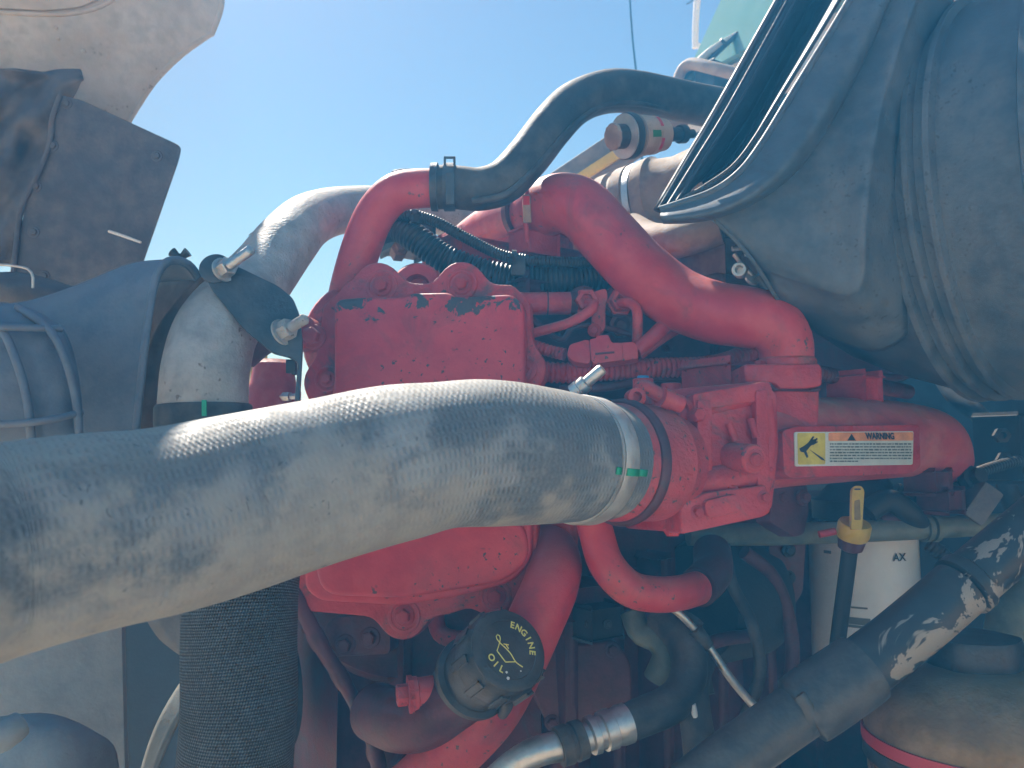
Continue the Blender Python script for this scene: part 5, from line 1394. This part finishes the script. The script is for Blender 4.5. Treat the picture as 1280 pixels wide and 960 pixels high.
    lathe('red_band', c, Z, [(-0.020, 0.0965), (-0.020, 0.0985), (-0.009, 0.0985), (-0.009, 0.0965)], REDBAND, t, seg=72)
    lathe('black_band', c, Z, [(-0.034, 0.0962), (-0.034, 0.0978), (-0.0215, 0.0978), (-0.0215, 0.0962)], BLACK, t, seg=72)
    cp = lathe('tank_cap', c + FW * 0.012 + RT * 0.004, Z, [(0.040, 0.038), (0.068, 0.041), (0.075, 0.039), (0.0755, 0.01)], BLACK, t, seg=48, wob=lambda an, s: 1 + 0.10 * max(0, math.cos(an * 3 + 0.6)) ** 2)
    tag(tube('grey_pipe', [(1300, 740, 0.95, 0.03), (1272, 765, 0.95, 0.03), (1262, 820, 0.95, 0.03), (1262, 900, 0.95, 0.03)], GREENP, seg=30), 'grey pipe bend at the right edge behind the shaft', 'pipe')
lower()

# ------------------------------------------------------------------ more lines and brackets in the bay
def extras():
    def t(name, lab, cat, pts, m, seg=16, prof=None, step=0.006):
        tag(tube(name, pts, m, seg=seg, prof=prof, step=step), lab, cat)
    t('battery_cable', 'thick red cable in shade left of the white filter', 'cable', [(930, 690, 0.98, 0.009), (965, 720, 0.99, 0.009), (985, 770, 0.99, 0.009), (990, 830, 0.98, 0.009), (975, 900, 0.96, 0.009)], REDDARK)
    t('ground_cable', 'black cable hanging in front of the starter motor', 'cable', [(905, 680, 0.92, 0.007), (915, 730, 0.91, 0.007), (940, 780, 0.90, 0.007), (950, 840, 0.90, 0.007), (930, 900, 0.90, 0.007)], RUBBER)
    t('wiring_loom', 'dark corrugated loom right of the white filter', 'wiring loom', [(1160, 680, 1.05, 0.010), (1185, 700, 1.04, 0.010), (1200, 740, 1.03, 0.010), (1190, 790, 1.02, 0.010)], LOOM, prof=corr(0.006, 0.15), step=0.0012)
    t('wiring_loom', 'dim loom under the end of the runner pipe', 'wiring loom', [(1120, 610, 1.0, 0.008), (1150, 622, 1.0, 0.008), (1185, 615, 1.02, 0.008), (1225, 590, 1.06, 0.008), (1275, 575, 1.1, 0.008)], LOOM, prof=corr(0.006, 0.15), step=0.0012)
    t('heater_hose', 'black heater hose along the firewall at right', 'hose', [(1150, 420, 1.32, 0.014), (1190, 490, 1.24, 0.014), (1225, 520, 1.2, 0.014), (1250, 560, 1.18, 0.014), (1262, 620, 1.15, 0.014), (1290, 660, 1.12, 0.014)], RUBBER)
    t('sensor_lead', 'thin red lead drooping under the fuel rail', 'cable', [(665, 398, 0.93, 0.0035), (700, 425, 0.92, 0.0035), (720, 408, 0.92, 0.0035), (768, 412, 0.925, 0.0035), (815, 430, 0.93, 0.0035)], REDDARK)
    t('sensor_lead', 'dim red lead running behind the connector to the manifold deck', 'cable', [(700, 485, 0.91, 0.005), (760, 484, 0.90, 0.005), (820, 472, 0.92, 0.005), (880, 476, 0.94, 0.005)], REDDARK)
    b = thing('filter_bracket', 'dark bracket with two bolts left of the white filter', 'bracket', P(985, 700, 1.02))
    plate('bracket_plate', [(960, 672), (1008, 672), (1004, 740), (985, 770), (966, 730)], P(985, 710, 1.02), V((0.1, -1, 0)), 0.012, REDDARK, b, r=6, bevel=0.002)
    for y in (688, 722):
        bolt(b, P(986, y, 1.018), V((0.1, -1, 0)), 0.009, DARK)
    b = thing('valve_block', 'dim valve block with ports at the right edge', 'valve block', P(1255, 600, 1.1))
    obox('block_body', P(1258, 560, 1.14), (0.06, 0.05, 0.09), DARK, b, bevel=0.006)
    for x, y in ((1250, 545), (1254, 575)):
        lathe('port', P(x, y, 1.10), V((-0.2, -1, 0.1)), [(0, 0.011), (0.010, 0.011), (0.011, 0.009), (0.011, 0.005), (0.005, 0.004)], DARK, b, seg=6)
    c = thing('block_plate', 'red cover plate with four bolts on the engine side', 'cover plate', P(730, 900, 0.9))
    n = V((0.15, -0.98, 0.08)).normalized(); p0 = P(725, 850, 0.885)
    plate('plate_body', [(668, 810), (772, 800), (790, 830), (792, 905), (690, 915), (662, 860)], p0, n, 0.02, REDDARK, c, r=10, bevel=0.004, segs=3)
    plate('plate_rib', [(700, 812), (712, 810), (716, 905), (704, 907)], p0 + n * 0.006, n, 0.008, REDDARK, c, r=3, bevel=0.003)
    for x, y in ((680, 822), (765, 812), (780, 895), (690, 903)):
        bolt(c, on(x, y, p0, n), n, 0.0085, REDDARK, spin=random.random())
extras()

# ------------------------------------------------------------------ blue haze added to stand in for lens veil
def haze(density=0.16):
    bm = bmesh.new()
    bmesh.ops.create_cube(bm, size=1.0)
    for v in bm.verts:
        v.co = V((v.co.x * 3200, v.co.y * 3200, -1.0 if v.co.z < 0 else 3.15))
    me = bpy.data.meshes.new('haze'); bm.to_mesh(me); bm.free()
    m = bpy.data.materials.new('veil_haze'); m.use_nodes = True
    nt = m.node_tree; nt.nodes.clear()
    out = nt.nodes.new('ShaderNodeOutputMaterial')
    pv = nt.nodes.new('ShaderNodeVolumePrincipled')
    pv.inputs['Color'].default_value = (0.09, 0.48, 1.0, 1)
    pv.inputs['Absorption Color'].default_value = (1, 1, 1, 1)
    pv.inputs['Density'].default_value = density
    pv.inputs['Anisotropy'].default_value = 0.0
    nt.links.new(pv.outputs[0], out.inputs['Volume'])
    me.materials.append(m)
    o = bpy.data.objects.new('haze', me); COL.objects.link(o)
    o['kind'] = 'stuff'; o['label'] = 'pale blue haze added around the engine bay for lens veil'; o['category'] = 'haze'
haze()
